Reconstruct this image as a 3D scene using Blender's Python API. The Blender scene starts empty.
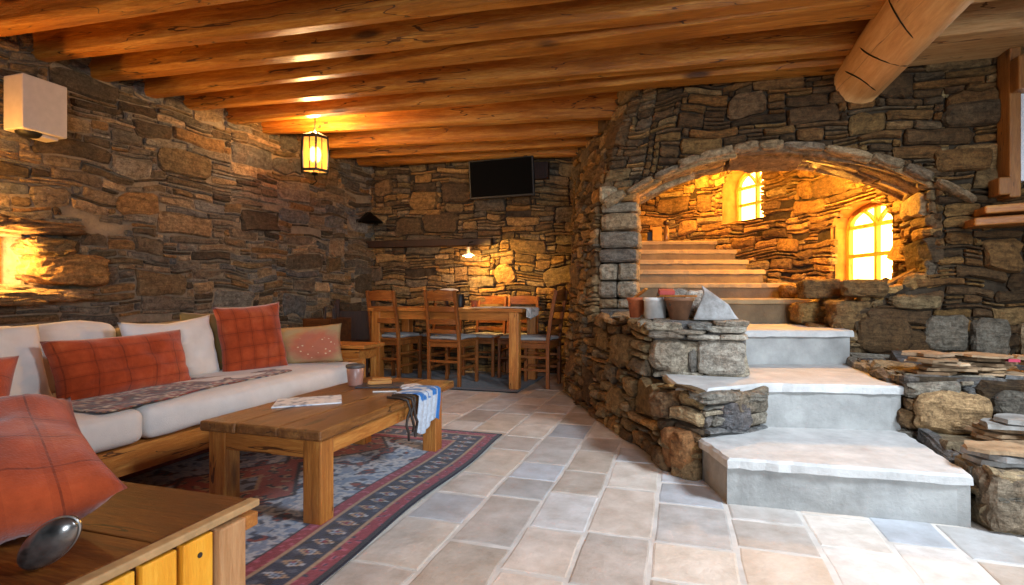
import bpy, bmesh, math, random
from mathutils import Vector, Matrix, noise
C = bpy.context.scene.collection
scn = bpy.context.scene
PI = math.pi
# ------------------------------------------------------------------ camera, world, lights
F = 540.0; YAW = math.radians(17.28); HC = 0.95
cam = bpy.data.cameras.new('camera'); camo = bpy.data.objects.new('camera', cam); C.objects.link(camo)
cam.sensor_width = 36; cam.lens = 36 * F / 1024; cam.shift_y = 2.5 / 1024; cam.clip_start = 0.02
camo.location = (0, 0, HC); camo.rotation_euler = (PI / 2, 0, YAW)
scn.camera = camo
scn.view_settings.view_transform = 'Standard'; scn.view_settings.look = 'None'
scn.view_settings.gamma = 1; scn.view_settings.use_curve_mapping = False
scn.view_settings.exposure = 0.5
w = bpy.data.worlds.new('world'); scn.world = w; w.use_nodes = True
bg = w.node_tree.nodes['Background']; bg.inputs[0].default_value = (0.72, 0.84, 1, 1); bg.inputs[1].default_value = 0.03
def light(name, kind, loc, power, color, size=None, rot=None, size_y=None, spot=None, target=None, blend=.5, spread=None):
    l = bpy.data.lights.new(name, kind); l.energy = power; l.color = color
    o = bpy.data.objects.new(name, l); C.objects.link(o); o.location = loc
    if kind == 'AREA':
        l.size = size
        if spread: l.spread = math.radians(spread)
        if size_y: l.shape = 'RECTANGLE'; l.size_y = size_y
    elif size is not None: l.shadow_soft_size = size
    if spot: l.spot_size = spot; l.spot_blend = blend
    if target is not None: o.rotation_euler = (Vector(target) - Vector(loc)).to_track_quat('-Z', 'Y').to_euler()
    return o
COOL = (0.74, 0.86, 1.0); WARM = (1.0, 0.50, 0.13)
# daylight falling in through the high window right of the camera, plus two unseen cool lights added behind it as fill
light('side_window_daylight', 'AREA', (2.15, 1.65, 2.5), 60, COOL, .7, size_y=.6, target=(1.32, 2.12, 1.55), spread=128)
light('rear_right_fill', 'AREA', (2.3, -2.1, 1.3), 36, COOL, 1.0, size_y=1.6, target=(1.1, 3.6, 0.35), spread=85)
light('rear_left_fill', 'AREA', (.9, -2.4, 1.4), 30, COOL, 1.2, size_y=1.6, target=(-3.4, 2.4, 0.8), spread=110)

# ------------------------------------------------------------------ colour + materials
def lin(h):
    h = h.lstrip('#'); r = []
    for i in (0, 2, 4):
        c = int(h[i:i + 2], 16) / 255
        r.append(c / 12.92 if c <= .04045 else ((c + .055) / 1.055) ** 2.4)
    return (r[0], r[1], r[2], 1)
class NT:
    def __init__(s, name):
        s.m = bpy.data.materials.new(name); s.m.use_nodes = True; s.t = s.m.node_tree
        s.b = s.t.nodes['Principled BSDF']
    def n(s, typ, **kw):
        x = s.t.nodes.new(typ)
        for k, v in kw.items():
            if k.startswith('i_'): x.inputs[k[2:].replace('_', ' ')].default_value = v
            else: setattr(x, k, v)
        return x
    def l(s, a, b): s.t.links.new(a, b)
    def noise(s, vec, scale, detail=4, rough=.55, dist=0):
        x = s.n('ShaderNodeTexNoise'); x.inputs['Scale'].default_value = scale; x.inputs['Detail'].default_value = detail
        x.inputs['Roughness'].default_value = rough; x.inputs['Distortion'].default_value = dist
        if vec: s.l(vec, x.inputs['Vector'])
        return x.outputs[0]
    def mapping(s, scale, vec=None, loc=(0, 0, 0)):
        if vec is None: vec = s.n('ShaderNodeTexCoord').outputs['Object']
        x = s.n('ShaderNodeMapping'); x.inputs['Scale'].default_value = scale; x.inputs['Location'].default_value = loc
        s.l(vec, x.inputs['Vector']); return x.outputs[0]
    def ramp(s, fac, stops, interp='LINEAR'):
        x = s.n('ShaderNodeValToRGB'); x.color_ramp.interpolation = interp
        e = x.color_ramp.elements
        while len(e) < len(stops): e.new(.5)
        for k, (p, c) in enumerate(stops):
            e[k].position = p; e[k].color = lin(c) if isinstance(c, str) else c
        s.l(fac, x.inputs[0]); return x.outputs[0]
    def mix(s, fac, a, b, mode='MIX'):
        x = s.n('ShaderNodeMix', data_type='RGBA', blend_type=mode)
        for sock, v in ((x.inputs[0], fac), (x.inputs[6], a), (x.inputs[7], b)):
            if isinstance(v, (int, float)): sock.default_value = v
            elif isinstance(v, (tuple, list)): sock.default_value = v
            elif isinstance(v, str): sock.default_value = lin(v)
            else: s.l(v, sock)
        return x.outputs[2]
    def math(s, op, a, b=0.0):
        x = s.n('ShaderNodeMath', operation=op)
        for i, v in enumerate((a, b)):
            if isinstance(v, (int, float)): x.inputs[i].default_value = v
            else: s.l(v, x.inputs[i])
        return x.outputs[0]
    def bump(s, h, strength, dist=.01):
        x = s.n('ShaderNodeBump'); x.inputs['Strength'].default_value = strength; x.inputs['Distance'].default_value = dist
        s.l(h, x.inputs['Height']); s.l(x.outputs[0], s.b.inputs['Normal'])
    def base(s, c, rough=.8, spec=None):
        if isinstance(c, str): s.b.inputs['Base Color'].default_value = lin(c)
        else: s.l(c, s.b.inputs['Base Color'])
        if isinstance(rough, (int, float)): s.b.inputs['Roughness'].default_value = rough
        else: s.l(rough, s.b.inputs['Roughness'])
        if spec is not None: s.b.inputs['Specular IOR Level'].default_value = spec
def attr_mat(name, rough=.85, nscale=9, contrast=('#8a8a8a', '#ffffff'), bump=.6, bscale=38, fine=True):
    t = NT(name); a = t.n('ShaderNodeAttribute', attribute_name='Col')
    v = t.mapping((1, 1, 1))
    n1 = t.noise(v, nscale, 6, .65); r = t.ramp(n1, [(.3, contrast[0]), (.68, contrast[1])])
    c = t.mix(.85, a.outputs['Color'], r, 'MULTIPLY')
    t.base(c, rough, .3)
    n2 = t.noise(v, bscale, 7, .7); t.bump(n2, bump, .012)
    return t.m
M = {}
def stone_mat():
    t = NT('rubble_stone'); a = t.n('ShaderNodeAttribute', attribute_name='Col').outputs['Color']
    v = t.mapping((1, 1, 1)); vs_ = t.mapping((5, 5, 26))
    big = t.noise(v, 5, 4, .6); med = t.noise(v, 24, 6, .75, .4); fine = t.noise(v, 95, 5, .8); strata = t.noise(vs_, 1.6, 5, .7, .5)
    c = t.mix(t.math('MULTIPLY', t.ramp(big, [(.45, '#000000'), (.7, '#ffffff')]), .32), a, '#80603c')
    c = t.mix(.9, c, t.ramp(med, [(.30, '#5f5850'), (.5, '#c9c4bc'), (.70, '#fffdf8')]), 'MULTIPLY')
    c = t.mix(.55, c, t.ramp(fine, [(.34, '#4e4842'), (.52, '#e6e2dc'), (.7, '#ffffff')]), 'MULTIPLY')
    c = t.mix(.45, c, t.ramp(strata, [(.35, '#6e665c'), (.6, '#ffffff')]), 'MULTIPLY')
    c = t.mix(1.0, c, (1.85, 1.80, 1.72, 1), 'MULTIPLY')
    t.base(c, .78, .3)
    h = t.math('ADD', t.math('ADD', t.math('MULTIPLY', med, 1.0), t.math('MULTIPLY', strata, .9)), t.math('MULTIPLY', fine, .35))
    t.bump(h, 1.0, .022); return t.m
M['stone'] = stone_mat()
M['slate'] = attr_mat('split_slate', .8, 12, ('#9a9086', '#ffffff'), .6, 40)
M['tile'] = attr_mat('limestone_tile', .6, 7, ('#cfc8c0', '#ffffff'), .45, 22)
t = NT('earth_mortar'); v = t.mapping((1, 1, 1)); n = t.noise(v, 14, 6, .7)
t.base(t.ramp(n, [(.3, '#2c241c'), (.7, '#574a3b')]), .95, .1); t.bump(t.noise(v, 45, 6, .7), 1, .02); M['mortar'] = t.m
t = NT('lime_mortar'); v = t.mapping((1, 1, 1)); n = t.noise(v, 9, 6, .7)
t.base(t.ramp(n, [(.3, '#7a6c59'), (.7, '#a39279')]), .95, .1); t.bump(t.noise(v, 45, 6, .7), 1, .02); M['mortar_light'] = t.m
t = NT('tile_grout'); t.base(t.ramp(t.noise(t.mapping((1, 1, 1)), 8), [(.3, '#bdb4a9'), (.7, '#dad3ca')]), .9, .2); M['grout'] = t.m
t = NT('cement_render'); v = t.mapping((1, 1, 1)); n = t.noise(v, 5, 6, .6)
t.base(t.ramp(n, [(.3, '#807f7b'), (.7, '#a9a8a3')]), .8, .3); t.bump(t.noise(v, 22, 7, .65), .5, .015); M['cement'] = t.m
t = NT('step_slab_stone'); v = t.mapping((1, 1, 1)); n = t.noise(v, 6, 7, .65)
t.base(t.ramp(n, [(.28, '#a3a19d'), (.7, '#cbc9c4')]), .7, .35); t.bump(t.noise(v, 18, 7, .65), .5, .015); M['slab'] = t.m
for nm_, a_, b_ in (('shaded_cement', '#62533f', '#7a684e'), ('shaded_slab', '#8a7757', '#a38e6b')):  # upper-step copies of cement and slab, with the stairwell's warm shade in their colour
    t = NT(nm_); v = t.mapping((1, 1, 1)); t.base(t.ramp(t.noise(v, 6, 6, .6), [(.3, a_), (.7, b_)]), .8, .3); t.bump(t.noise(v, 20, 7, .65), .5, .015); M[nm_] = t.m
def wood(name, cols, axis='X', rough=.55, scale=1.0, knots=True, spec=.4, bump=.35):
    t = NT(name); sc = {'X': (.9, 9, 9), 'Y': (9, .9, 9), 'Z': (9, 9, .9)}[axis]
    v = t.mapping(tuple(k * scale for k in sc))
    info = t.n('ShaderNodeObjectInfo')
    off = t.n('ShaderNodeVectorMath', operation='ADD'); t.l(v, off.inputs[0])
    cx = t.n('ShaderNodeCombineXYZ')
    for i in range(3): t.l(t.math('MULTIPLY', info.outputs['Random'], 37.0 + i * 11), cx.inputs[i])
    t.l(cx.outputs[0], off.inputs[1]); v = off.outputs[0]
    n1 = t.noise(v, 1.0, 5, .62, .8)
    n2 = t.noise(v, 5.5, 6, .78, .6)
    n3 = t.noise(t.mapping(tuple(k * scale * .3 for k in sc)), 1.3, 3)
    f = t.math('ADD', t.math('ADD', t.math('MULTIPLY', n1, .42), t.math('MULTIPLY', n2, .4)), t.math('MULTIPLY', n3, .18))
    c = t.ramp(f, [(.36, cols[0]), (.5, cols[1]), (.62, cols[2])])
    if knots:
        vk = t.mapping(tuple(k * scale * .33 for k in {'X': (1.0, 3.4, 3.4), 'Y': (3.4, 1.0, 3.4), 'Z': (3.4, 3.4, 1.0)}[axis]) , None)
        ad = t.n('ShaderNodeVectorMath', operation='ADD'); t.l(vk, ad.inputs[0]); t.l(cx.outputs[0], ad.inputs[1])
        vo = t.n('ShaderNodeTexVoronoi'); vo.inputs['Scale'].default_value = 2.6; t.l(ad.outputs[0], vo.inputs['Vector'])
        k = t.ramp(vo.outputs['Distance'], [(.09, '#000000'), (.17, '#ffffff')])
        c = t.mix(t.math('SUBTRACT', 1, k), c, t.mix(.8, c, cols[3] if len(cols) > 3 else '#3a1a08'))
    ck = t.noise(v, .55, 3, .5, .3)
    line = t.math('LESS_THAN', t.math('ABSOLUTE', t.math('SUBTRACT', ck, .53)), .0045)
    ck2 = t.math('GREATER_THAN', n3, .5)
    c = t.mix(t.math('MULTIPLY', t.math('MULTIPLY', line, ck2), .85), c, cols[3] if len(cols) > 3 else '#3a1a08')
    t.base(c, rough, spec); t.bump(t.noise(v, 5, 6, .75, .5), bump, .012)
    return t.m
BEAMC = ('#75410d', '#aa661b', '#cf9240', '#33170a')
M['beam'] = wood('aged_pine_beam', BEAMC, 'X', .38, 1.5, bump=.8)
M['beam_pale'] = wood('pale_pine_timber', ('#9a6c3a', '#c0905a', '#d8ae78', '#5a3315'), 'X', .5, 1.5, bump=.8)
M['log'] = wood('peeled_log', ('#b58048', '#d29d62', '#e3b67c', '#5a3315'), 'Y', .5, 1)
M['board'] = wood('ceiling_board', ('#7a4216', '#a2622a', '#bd7d3b', '#3b1c0a'), 'Y', .5, 1)
M['wx'] = wood('honey_wood', ('#7c481b', '#a8682c', '#c88c45', '#3b1c0a'), 'X', .4, 2)
M['wy'] = wood('honey_wood_lengthwise', ('#7c481b', '#a8682c', '#c88c45', '#3b1c0a'), 'Y', .4, 2)
M['wz'] = wood('honey_wood_upright', ('#7c481b', '#a8682c', '#c88c45', '#3b1c0a'), 'Z', .4, 2)
M['topy'] = wood('worn_table_wood', ('#4a2a12', '#774a22', '#a0703c', '#241206'), 'Y', .32, 2, bump=.5)
M['dark'] = wood('dark_walnut_wood', ('#2a1408', '#4a2811', '#63391a', '#140803'), 'X', .6, 2, spec=.2)
M['chest_top'] = wood('dark_stained_plank', ('#351808', '#5e3010', '#85501f', '#180a03'), 'X', .5, 2, spec=.2)
M['yel'] = wood('yellow_pine_slat', ('#d88a1c', '#eda22a', '#f7b840', '#7a4410'), 'Z', .45, 2)
M['chx'] = wood('chair_wood', ('#5c3014', '#80481e', '#9c622e', '#301506'), 'X', .4, 3, knots=False)
M['chz'] = wood('chair_wood_upright', ('#5c3014', '#80481e', '#9c622e', '#301506'), 'Z', .4, 3, knots=False)
M['dkz'] = wood('dark_chair_wood', ('#1c0e07', '#2c170b', '#3d2111', '#140803'), 'Z', .5, 3, knots=False)
def plain(name, col, rough=.6, metal=0, nz=.08, scale=20, bump=.1, spec=None):
    t = NT(name); v = t.mapping((1, 1, 1)); n = t.noise(v, scale, 4)
    c = lin(col); a = tuple(x * (1 - nz * 2) for x in c[:3]) + (1,); b = tuple(min(1, x * (1 + nz)) for x in c[:3]) + (1,)
    t.base(t.ramp(n, [(.3, a), (.7, b)]), rough, spec); t.b.inputs['Metallic'].default_value = metal
    if bump: t.bump(n, bump, .004)
    return t.m
def fabric(name, col, col2=None, weave=260, bump=.25):
    t = NT(name); v = t.mapping((1, 1, 1)); n = t.noise(v, 7, 5, .6)
    c = t.ramp(n, [(.3, col2 or col), (.7, col)])
    t.base(c, .95, .1); t.b.inputs['Sheen Weight'].default_value = .15
    h = t.math('ADD', t.noise(v, weave, 2), t.math('MULTIPLY', t.noise(v, 9, 4), 2.0)); t.bump(h, bump, .004)
    return t.m
M['white_fab'] = fabric('white_cotton', '#d9d5cf', '#c9c6c2', bump=.4)
M['olive_fab'] = fabric('olive_linen', '#8d7748', '#6f5c36')
M['blue_fab'] = fabric('blue_print_cloth', '#3d7fc4', '#b8c9dc')
M['black_metal'] = plain('black_iron', '#16130f', .45, .6)
M['black_plastic'] = plain('black_plastic', '#0c0c0d', .5)
M['screen'] = plain('switched_off_screen', '#050505', .85, bump=0, spec=.1)
M['white_plastic'] = plain('cream_painted_box', '#c9bfb2', .6, nz=.04)
M['white_paint'] = plain('white_paint', '#e9ebee', .6, nz=.03)
M['terracotta'] = plain('terracotta_clay', '#a5552c', .8, nz=.15)
M['browncup'] = plain('brown_glazed_pot', '#9a6f60', .35, nz=.12)
M['cream_clay'] = plain('whitewashed_clay', '#cfcac2', .8, nz=.1)
M['leather'] = plain('worn_leather', '#2e241d', .6, nz=.2)
M['steel'] = plain('tarnished_pewter', '#8a8580', .27, .8, nz=.45, scale=14, bump=.5)
M['dusk_cushion'] = fabric('pale_grey_seat_pad', '#a5a39e', '#8c8a86')
M['cloth_runner'] = fabric('white_runner_cloth', '#d3d0c8', '#b8b4aa')
def paper_mat():
    t = NT('printed_paper'); v = t.mapping((1, 1, 1)); n = t.noise(v, 22, 3, .5)
    t.base(t.ramp(n, [(.38, '#8e98a6'), (.45, '#c9ced4'), (.6, '#dfe0e0')]), .5, .4); return t.m
M['paper'] = paper_mat()
def emit(name, col, strength, tex=None):
    t = NT(name); t.b.inputs['Base Color'].default_value = (*col[:3], 1)
    t.b.inputs['Emission Color'].default_value = (*col[:3], 1); t.b.inputs['Emission Strength'].default_value = strength
    return t.m
M['pane'] = emit('sunlit_window_glass', (1, .50, .10), 17)
M['lantern_glass'] = emit('glowing_amber_glass', (1, .50, .13), 2.6)
M['bulb'] = emit('lamp_bulb', (1, .72, .38), 60)
M['niche_pane'] = emit('lit_niche_window_glass', (1, .72, .40), 14)
M['day_pane'] = emit('daylight_window_glass', (.82, .9, 1), 1.6)
def colattr(name, rough=.95, bump=.35, scale=180, sheen=.2):
    t = NT(name); a = t.n('ShaderNodeAttribute', attribute_name='Col'); v = t.mapping((1, 1, 1))
    n = t.noise(v, 60, 4); c = t.mix(.6, a.outputs['Color'], t.ramp(n, [(.3, '#b5b0ac'), (.7, '#ffffff')]), 'MULTIPLY')
    t.base(c, rough, .1); t.b.inputs['Sheen Weight'].default_value = sheen; t.bump(t.noise(v, scale, 3), bump, .006); return t.m
M['carpet'] = colattr('woven_wool_rug'); M['kilim'] = colattr('woven_kilim')
def plaid():
    t = NT('rust_plaid_wool'); uv = t.n('ShaderNodeTexCoord').outputs['UV']
    s = t.n('ShaderNodeSeparateXYZ'); t.l(uv, s.inputs[0])
    base = t.ramp(t.noise(t.mapping((1, 1, 1)), 5, 5, .7), [(.25, '#7a2f14'), (.55, '#a84622'), (.8, '#c0653a')])
    c = base
    for ax, per, off in (('X', .2, .06), ('Y', .2, .11)):
        f = t.math('FRACT', t.math('MULTIPLY', t.math('ADD', s.outputs[ax], off), 1 / per))
        d = t.math('ABSOLUTE', t.math('SUBTRACT', f, .5))
        line = t.math('LESS_THAN', d, .022)
        band = t.math('LESS_THAN', d, .16)
        nz = t.noise(t.mapping((60, 60, 60)), 1, 2)
        c = t.mix(t.math('MULTIPLY', band, .22), c, '#74280f')
        c = t.mix(t.math('MULTIPLY', line, t.math('MULTIPLY', nz, .95)), c, '#4a1c10')
    t.base(c, .95, .1); t.b.inputs['Sheen Weight'].default_value = .3
    w = t.math('ADD', t.noise(t.mapping((1, 1, 1)), 230, 2), t.math('MULTIPLY', t.noise(t.mapping((1, 1, 1)), 14, 4), 2.5)); t.bump(w, .35, .005)
    return t.m
M['plaid'] = plaid()
def floral():
    t = NT('beige_floral_cotton'); uv = t.n('ShaderNodeTexCoord').outputs['UV']
    m = t.n('ShaderNodeMapping'); m.inputs['Location'].default_value = (-.62, -.45, 0); t.l(uv, m.inputs[0])
    ln = t.n('ShaderNodeVectorMath', operation='LENGTH'); t.l(m.outputs[0], ln.inputs[0])
    n = t.noise(uv, 9, 4, .6)
    f = t.math('ADD', ln.outputs['Value'], t.math('MULTIPLY', n, .25))
    c = t.ramp(f, [(.42, '#b0684f'), (.62, '#a98c63')])
    vo = t.n('ShaderNodeTexVoronoi'); vo.inputs['Scale'].default_value = 12; t.l(uv, vo.inputs['Vector'])
    k = t.math('MULTIPLY', t.math('LESS_THAN', vo.outputs['Distance'], .2), t.math('LESS_THAN', f, .42))
    c = t.mix(k, c, '#d8bf96'); t.base(c, .95, .1); t.bump(t.noise(t.mapping((1, 1, 1)), 200, 2), .25, .004); return t.m
M['floral'] = floral()

# ------------------------------------------------------------------ mesh builder
class MB:
    def __init__(s): s.v = []; s.f = []; s.c = []; s.mi = []; s.sm = []; s.uv = {}
    def add(s, vs, fs, col=None, mi=0, sm=False):
        o = len(s.v); s.v += [tuple(x) for x in vs]
        s.f += [tuple(i + o for i in f) for f in fs]; s.c += [col or (1, 1, 1, 1)] * len(vs)
        s.mi += [mi] * len(fs); s.sm += [sm] * len(fs)
    def box(s, c, d, rot=None, mi=0, col=None):
        x, y, z = (k / 2 for k in d)
        vs = [Vector((a * x, b * y, e * z)) for a in (-1, 1) for b in (-1, 1) for e in (-1, 1)]
        if rot is not None: vs = [rot @ p for p in vs]
        vs = [p + Vector(c) for p in vs]
        s.add(vs, [(0, 1, 3, 2), (4, 6, 7, 5), (0, 4, 5, 1), (2, 3, 7, 6), (0, 2, 6, 4), (1, 5, 7, 3)], col, mi)
    def bar(s, p0, p1, w, h, mi=0, up=(0, 0, 1)):
        p0, p1 = Vector(p0), Vector(p1); d = (p1 - p0); L = d.length; d.normalize()
        u = Vector(up); x = d.cross(u)
        if x.length < 1e-4: x = d.cross(Vector((0, 1, 0)))
        x.normalize(); u = x.cross(d)
        s.box((p0 + p1) / 2, (w, L, h), Matrix((x, d, u)).transposed(), mi)
    def prism(s, poly, z0, z1, mi=0, col=None):
        n = len(poly); vs = [(p[0], p[1], z0) for p in poly] + [(p[0], p[1], z1) for p in poly]
        s.add(vs, [tuple(range(n - 1, -1, -1)), tuple(range(n, 2 * n))] + [(i, (i + 1) % n, n + (i + 1) % n, n + i) for i in range(n)], col, mi)
    def tube(s, pts, r, n=8, mi=0, cap=True, sm=True):
        pts = [Vector(p) for p in pts]; rs = r if isinstance(r, (list, tuple)) else [r] * len(pts)
        vs = []; ref = None
        for i, p in enumerate(pts):
            d = (pts[min(i + 1, len(pts) - 1)] - pts[max(i - 1, 0)]).normalized()
            if ref is None: ref = Vector((0, 0, 1)) if abs(d.z) < .9 else Vector((1, 0, 0))
            x = d.cross(ref).normalized(); y = x.cross(d).normalized(); ref = y
            vs += [p + (x * math.cos(2 * PI * k / n) + y * math.sin(2 * PI * k / n)) * rs[i] for k in range(n)]
        fs = [(i * n + k, i * n + (k + 1) % n, (i + 1) * n + (k + 1) % n, (i + 1) * n + k) for i in range(len(pts) - 1) for k in range(n)]
        s.add(vs, fs, None, mi, sm)
        if cap:
            s.add(vs[:n], [tuple(range(n))], None, mi); s.add(vs[-n:], [tuple(range(n))], None, mi)
    def lathe(s, prof, c=(0, 0, 0), n=24, mi=0, sm=True):
        vs = [(c[0] + r * math.cos(2 * PI * k / n), c[1] + r * math.sin(2 * PI * k / n), c[2] + z) for r, z in prof for k in range(n)]
        fs = [(i * n + k, i * n + (k + 1) % n, (i + 1) * n + (k + 1) % n, (i + 1) * n + k) for i in range(len(prof) - 1) for k in range(n)]
        s.add(vs, fs, None, mi, sm)
    def build(s, name, mats, parent=None, bevel=0, colored=False, seg=2, weld=False):
        me = bpy.data.meshes.new(name); me.from_pydata(s.v, [], s.f)
        if not isinstance(mats, (list, tuple)): mats = [mats]
        for m in mats: me.materials.append(m)
        me.polygons.foreach_set('material_index', s.mi); me.polygons.foreach_set('use_smooth', s.sm)
        if colored:
            a = me.color_attributes.new('Col', 'FLOAT_COLOR', 'POINT')
            a.data.foreach_set('color', [x for c in s.c for x in c])
        me.validate(); me.update()
        o = bpy.data.objects.new(name, me); C.objects.link(o)
        if parent: o.parent = parent
        if bevel:
            b = o.modifiers.new('bevel', 'BEVEL'); b.width = bevel; b.segments = seg; b.limit_method = 'ANGLE'; b.angle_limit = .6
        return o
def tag(o, label=None, cat=None, group=None, kind=None):
    if label: o['label'] = label
    if cat: o['category'] = cat
    if group: o['group'] = group
    if kind: o['kind'] = kind
    elif cat: o['kind'] = 'thing'
    return o
def thing(name, label, cat, loc=(0, 0, 0), rz=0, group=None):
    o = bpy.data.objects.new(name, None); C.objects.link(o); o.location = loc; o.rotation_euler = (0, 0, rz)
    o.empty_display_size = .1
    return tag(o, label, cat, group)
def copy_tree(o, parent=None):
    c = o.copy(); C.objects.link(c); c.parent = parent
    for ch in [x for x in bpy.data.objects if x.parent == o]: copy_tree(ch, c)
    return c

# ------------------------------------------------------------------ stone work
PAL_L = ['#7f8386', '#6d7175', '#8c8a84', '#8b7a64', '#6f6454', '#9a8569', '#5c5346', '#a5937b', '#7d6c52', '#94754f', '#6b6a66', '#84796b', '#4f473d', '#b09a7c', '#787167']
PAL_W = ['#8f7656', '#a3804f', '#6f5c43', '#b08d5c', '#7a6246', '#94805f', '#5d4e3c', '#a89272', '#86714f', '#756b5c']
PAL_F = ['#7d5d38', '#8c6a40', '#765c3e', '#84683f', '#5e4a32', '#937447', '#4f3f2c', '#7a6146', '#947a54', '#6a5c48', '#8a6438', '#665038']  # arch wall stones, browned to carry warm lamplight in their colour
PAL_B = ['#8e918f', '#a09d94', '#777c82', '#b0aa9c', '#858076', '#6c6f73', '#a5977d']
def jcol(rng, pal):
    c = lin(rng.choice(pal)); k = rng.uniform(.8, 1.2); h = rng.uniform(-.04, .04)
    return (c[0] * k * (1 + h), c[1] * k, c[2] * k * (1 - h), 1)
def stone(mb, S, N, u0, u1, v0, v1, col, rng, relief=.03, gap=.008, back=.03):
    a = (u1 - u0 - gap) / 2; b = (v1 - v0 - gap) / 2; cu = (u0 + u1) / 2; cv = (v0 + v1) / 2
    if a < .006 or b < .006: return
    k = rng.uniform(.18, .5) * min(a, b); k2 = rng.uniform(.18, .5) * min(a, b)
    m = min(a, b)
    def j(q): return rng.uniform(-q, q) * m
    base = [(-a, -b + k), (-a + k2, -b), (-a * .3, -b), (a * .3, -b), (a - k, -b), (a, -b + k2), (a, 0), (a, b - k), (a - k2, b), (a * .3, b), (-a * .3, b), (-a + k, b), (-a, b - k2), (-a, 0)]
    base = [(x + j(.19), y + j(.19)) for x, y in base]
    tu = rng.uniform(-.12, .12) if a < .2 else rng.uniform(-.05, .05); tv = rng.uniform(-.25, .25)
    rel = relief * rng.uniform(.6, 1.25); n = len(base)
    nor = N(cu, cv)
    def P(x, y, d):
        wu, wv = cu + x, cv + y
        wn = noise.noise(Vector((wu * 2.6, wv * 2.6, 3.1))) * .055 + noise.noise(Vector((wu * 7, wv * 7, 6.1))) * .013; wn2 = noise.noise(Vector((wu * 3.0, wv * 3.6, 9.7))) * .035
        return S(wu + wn2, wv + wn) + nor * d
    vs = []
    ins = min(.35 * m, .014)
    for x, y in base: vs.append(P(x, y, -back))
    for x, y in base: vs.append(P(x, y, rel * .45 + j(.05)))
    sx = (a - ins) / a; sy = (b - ins) / b
    for x, y in base: vs.append(P(x * sx, y * sy, rel * .92 + tu * x + tv * y + rng.uniform(-.1, .1) * rel))
    for x, y in base: vs.append(P(x * .5 + j(.05), y * .5 + j(.05), rel * rng.uniform(.95, 1.2) + tu * x * .5 + tv * y * .5))
    vs.append(P(0, 0, rel * rng.uniform(1, 1.15)))
    fs = []
    for r in range(3):
        for i in range(n): fs.append((r * n + i, r * n + (i + 1) % n, (r + 1) * n + (i + 1) % n, (r + 1) * n + i))
    for i in range(n): fs.append((3 * n + i, 3 * n + (i + 1) % n, 4 * n))
    mb.add(vs, fs, col, 0, False)
class Ruled:
    """wall surface ruled between plan paths at several heights; u runs along the wall, v is the height"""
    def __init__(s, levels, flip=1):
        s.lv = [(z, [Vector((x, y)) for x, y in p]) for z, p in levels]; s.flip = flip
        mid = s.lv[len(s.lv) // 2][1]; s.cum = [0]
        for a, b in zip(mid, mid[1:]): s.cum.append(s.cum[-1] + (b - a).length)
        s.U = s.cum[-1]
    def xy(s, path, u):
        u = min(max(u, 0), s.U - 1e-6); i = 0
        while s.cum[i + 1] < u: i += 1
        t = (u - s.cum[i]) / (s.cum[i + 1] - s.cum[i]); return path[i].lerp(path[i + 1], t)
    def S(s, u, v):
        lv = s.lv
        if v <= lv[0][0] or len(lv) == 1: p = s.xy(lv[0][1], u)
        elif v >= lv[-1][0]: p = s.xy(lv[-1][1], u)
        else:
            for (z0, p0), (z1, p1) in zip(lv, lv[1:]):
                if v <= z1: p = s.xy(p0, u).lerp(s.xy(p1, u), (v - z0) / (z1 - z0)); break
        return Vector((p.x, p.y, v))
    def N(s, u, v):
        e = .03; a = s.S(min(u + e, s.U), v) - s.S(max(u - e, 0), v); b = s.S(u, v + e) - s.S(u, v - e)
        n = a.cross(b); return n.normalized() * s.flip
class Flat:
    def __init__(s, fn, U, nrm=None, flip=1): s.fn = fn; s.U = U; s.nrm = nrm; s.flip = flip
    def S(s, u, v): return Vector(s.fn(u, v))
    def N(s, u, v):
        if s.nrm: return Vector(s.nrm)
        e = .01; return ((s.S(u + e, v) - s.S(u - e, v)).cross(s.S(u, v + e) - s.S(u, v - e))).normalized() * s.flip
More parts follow.
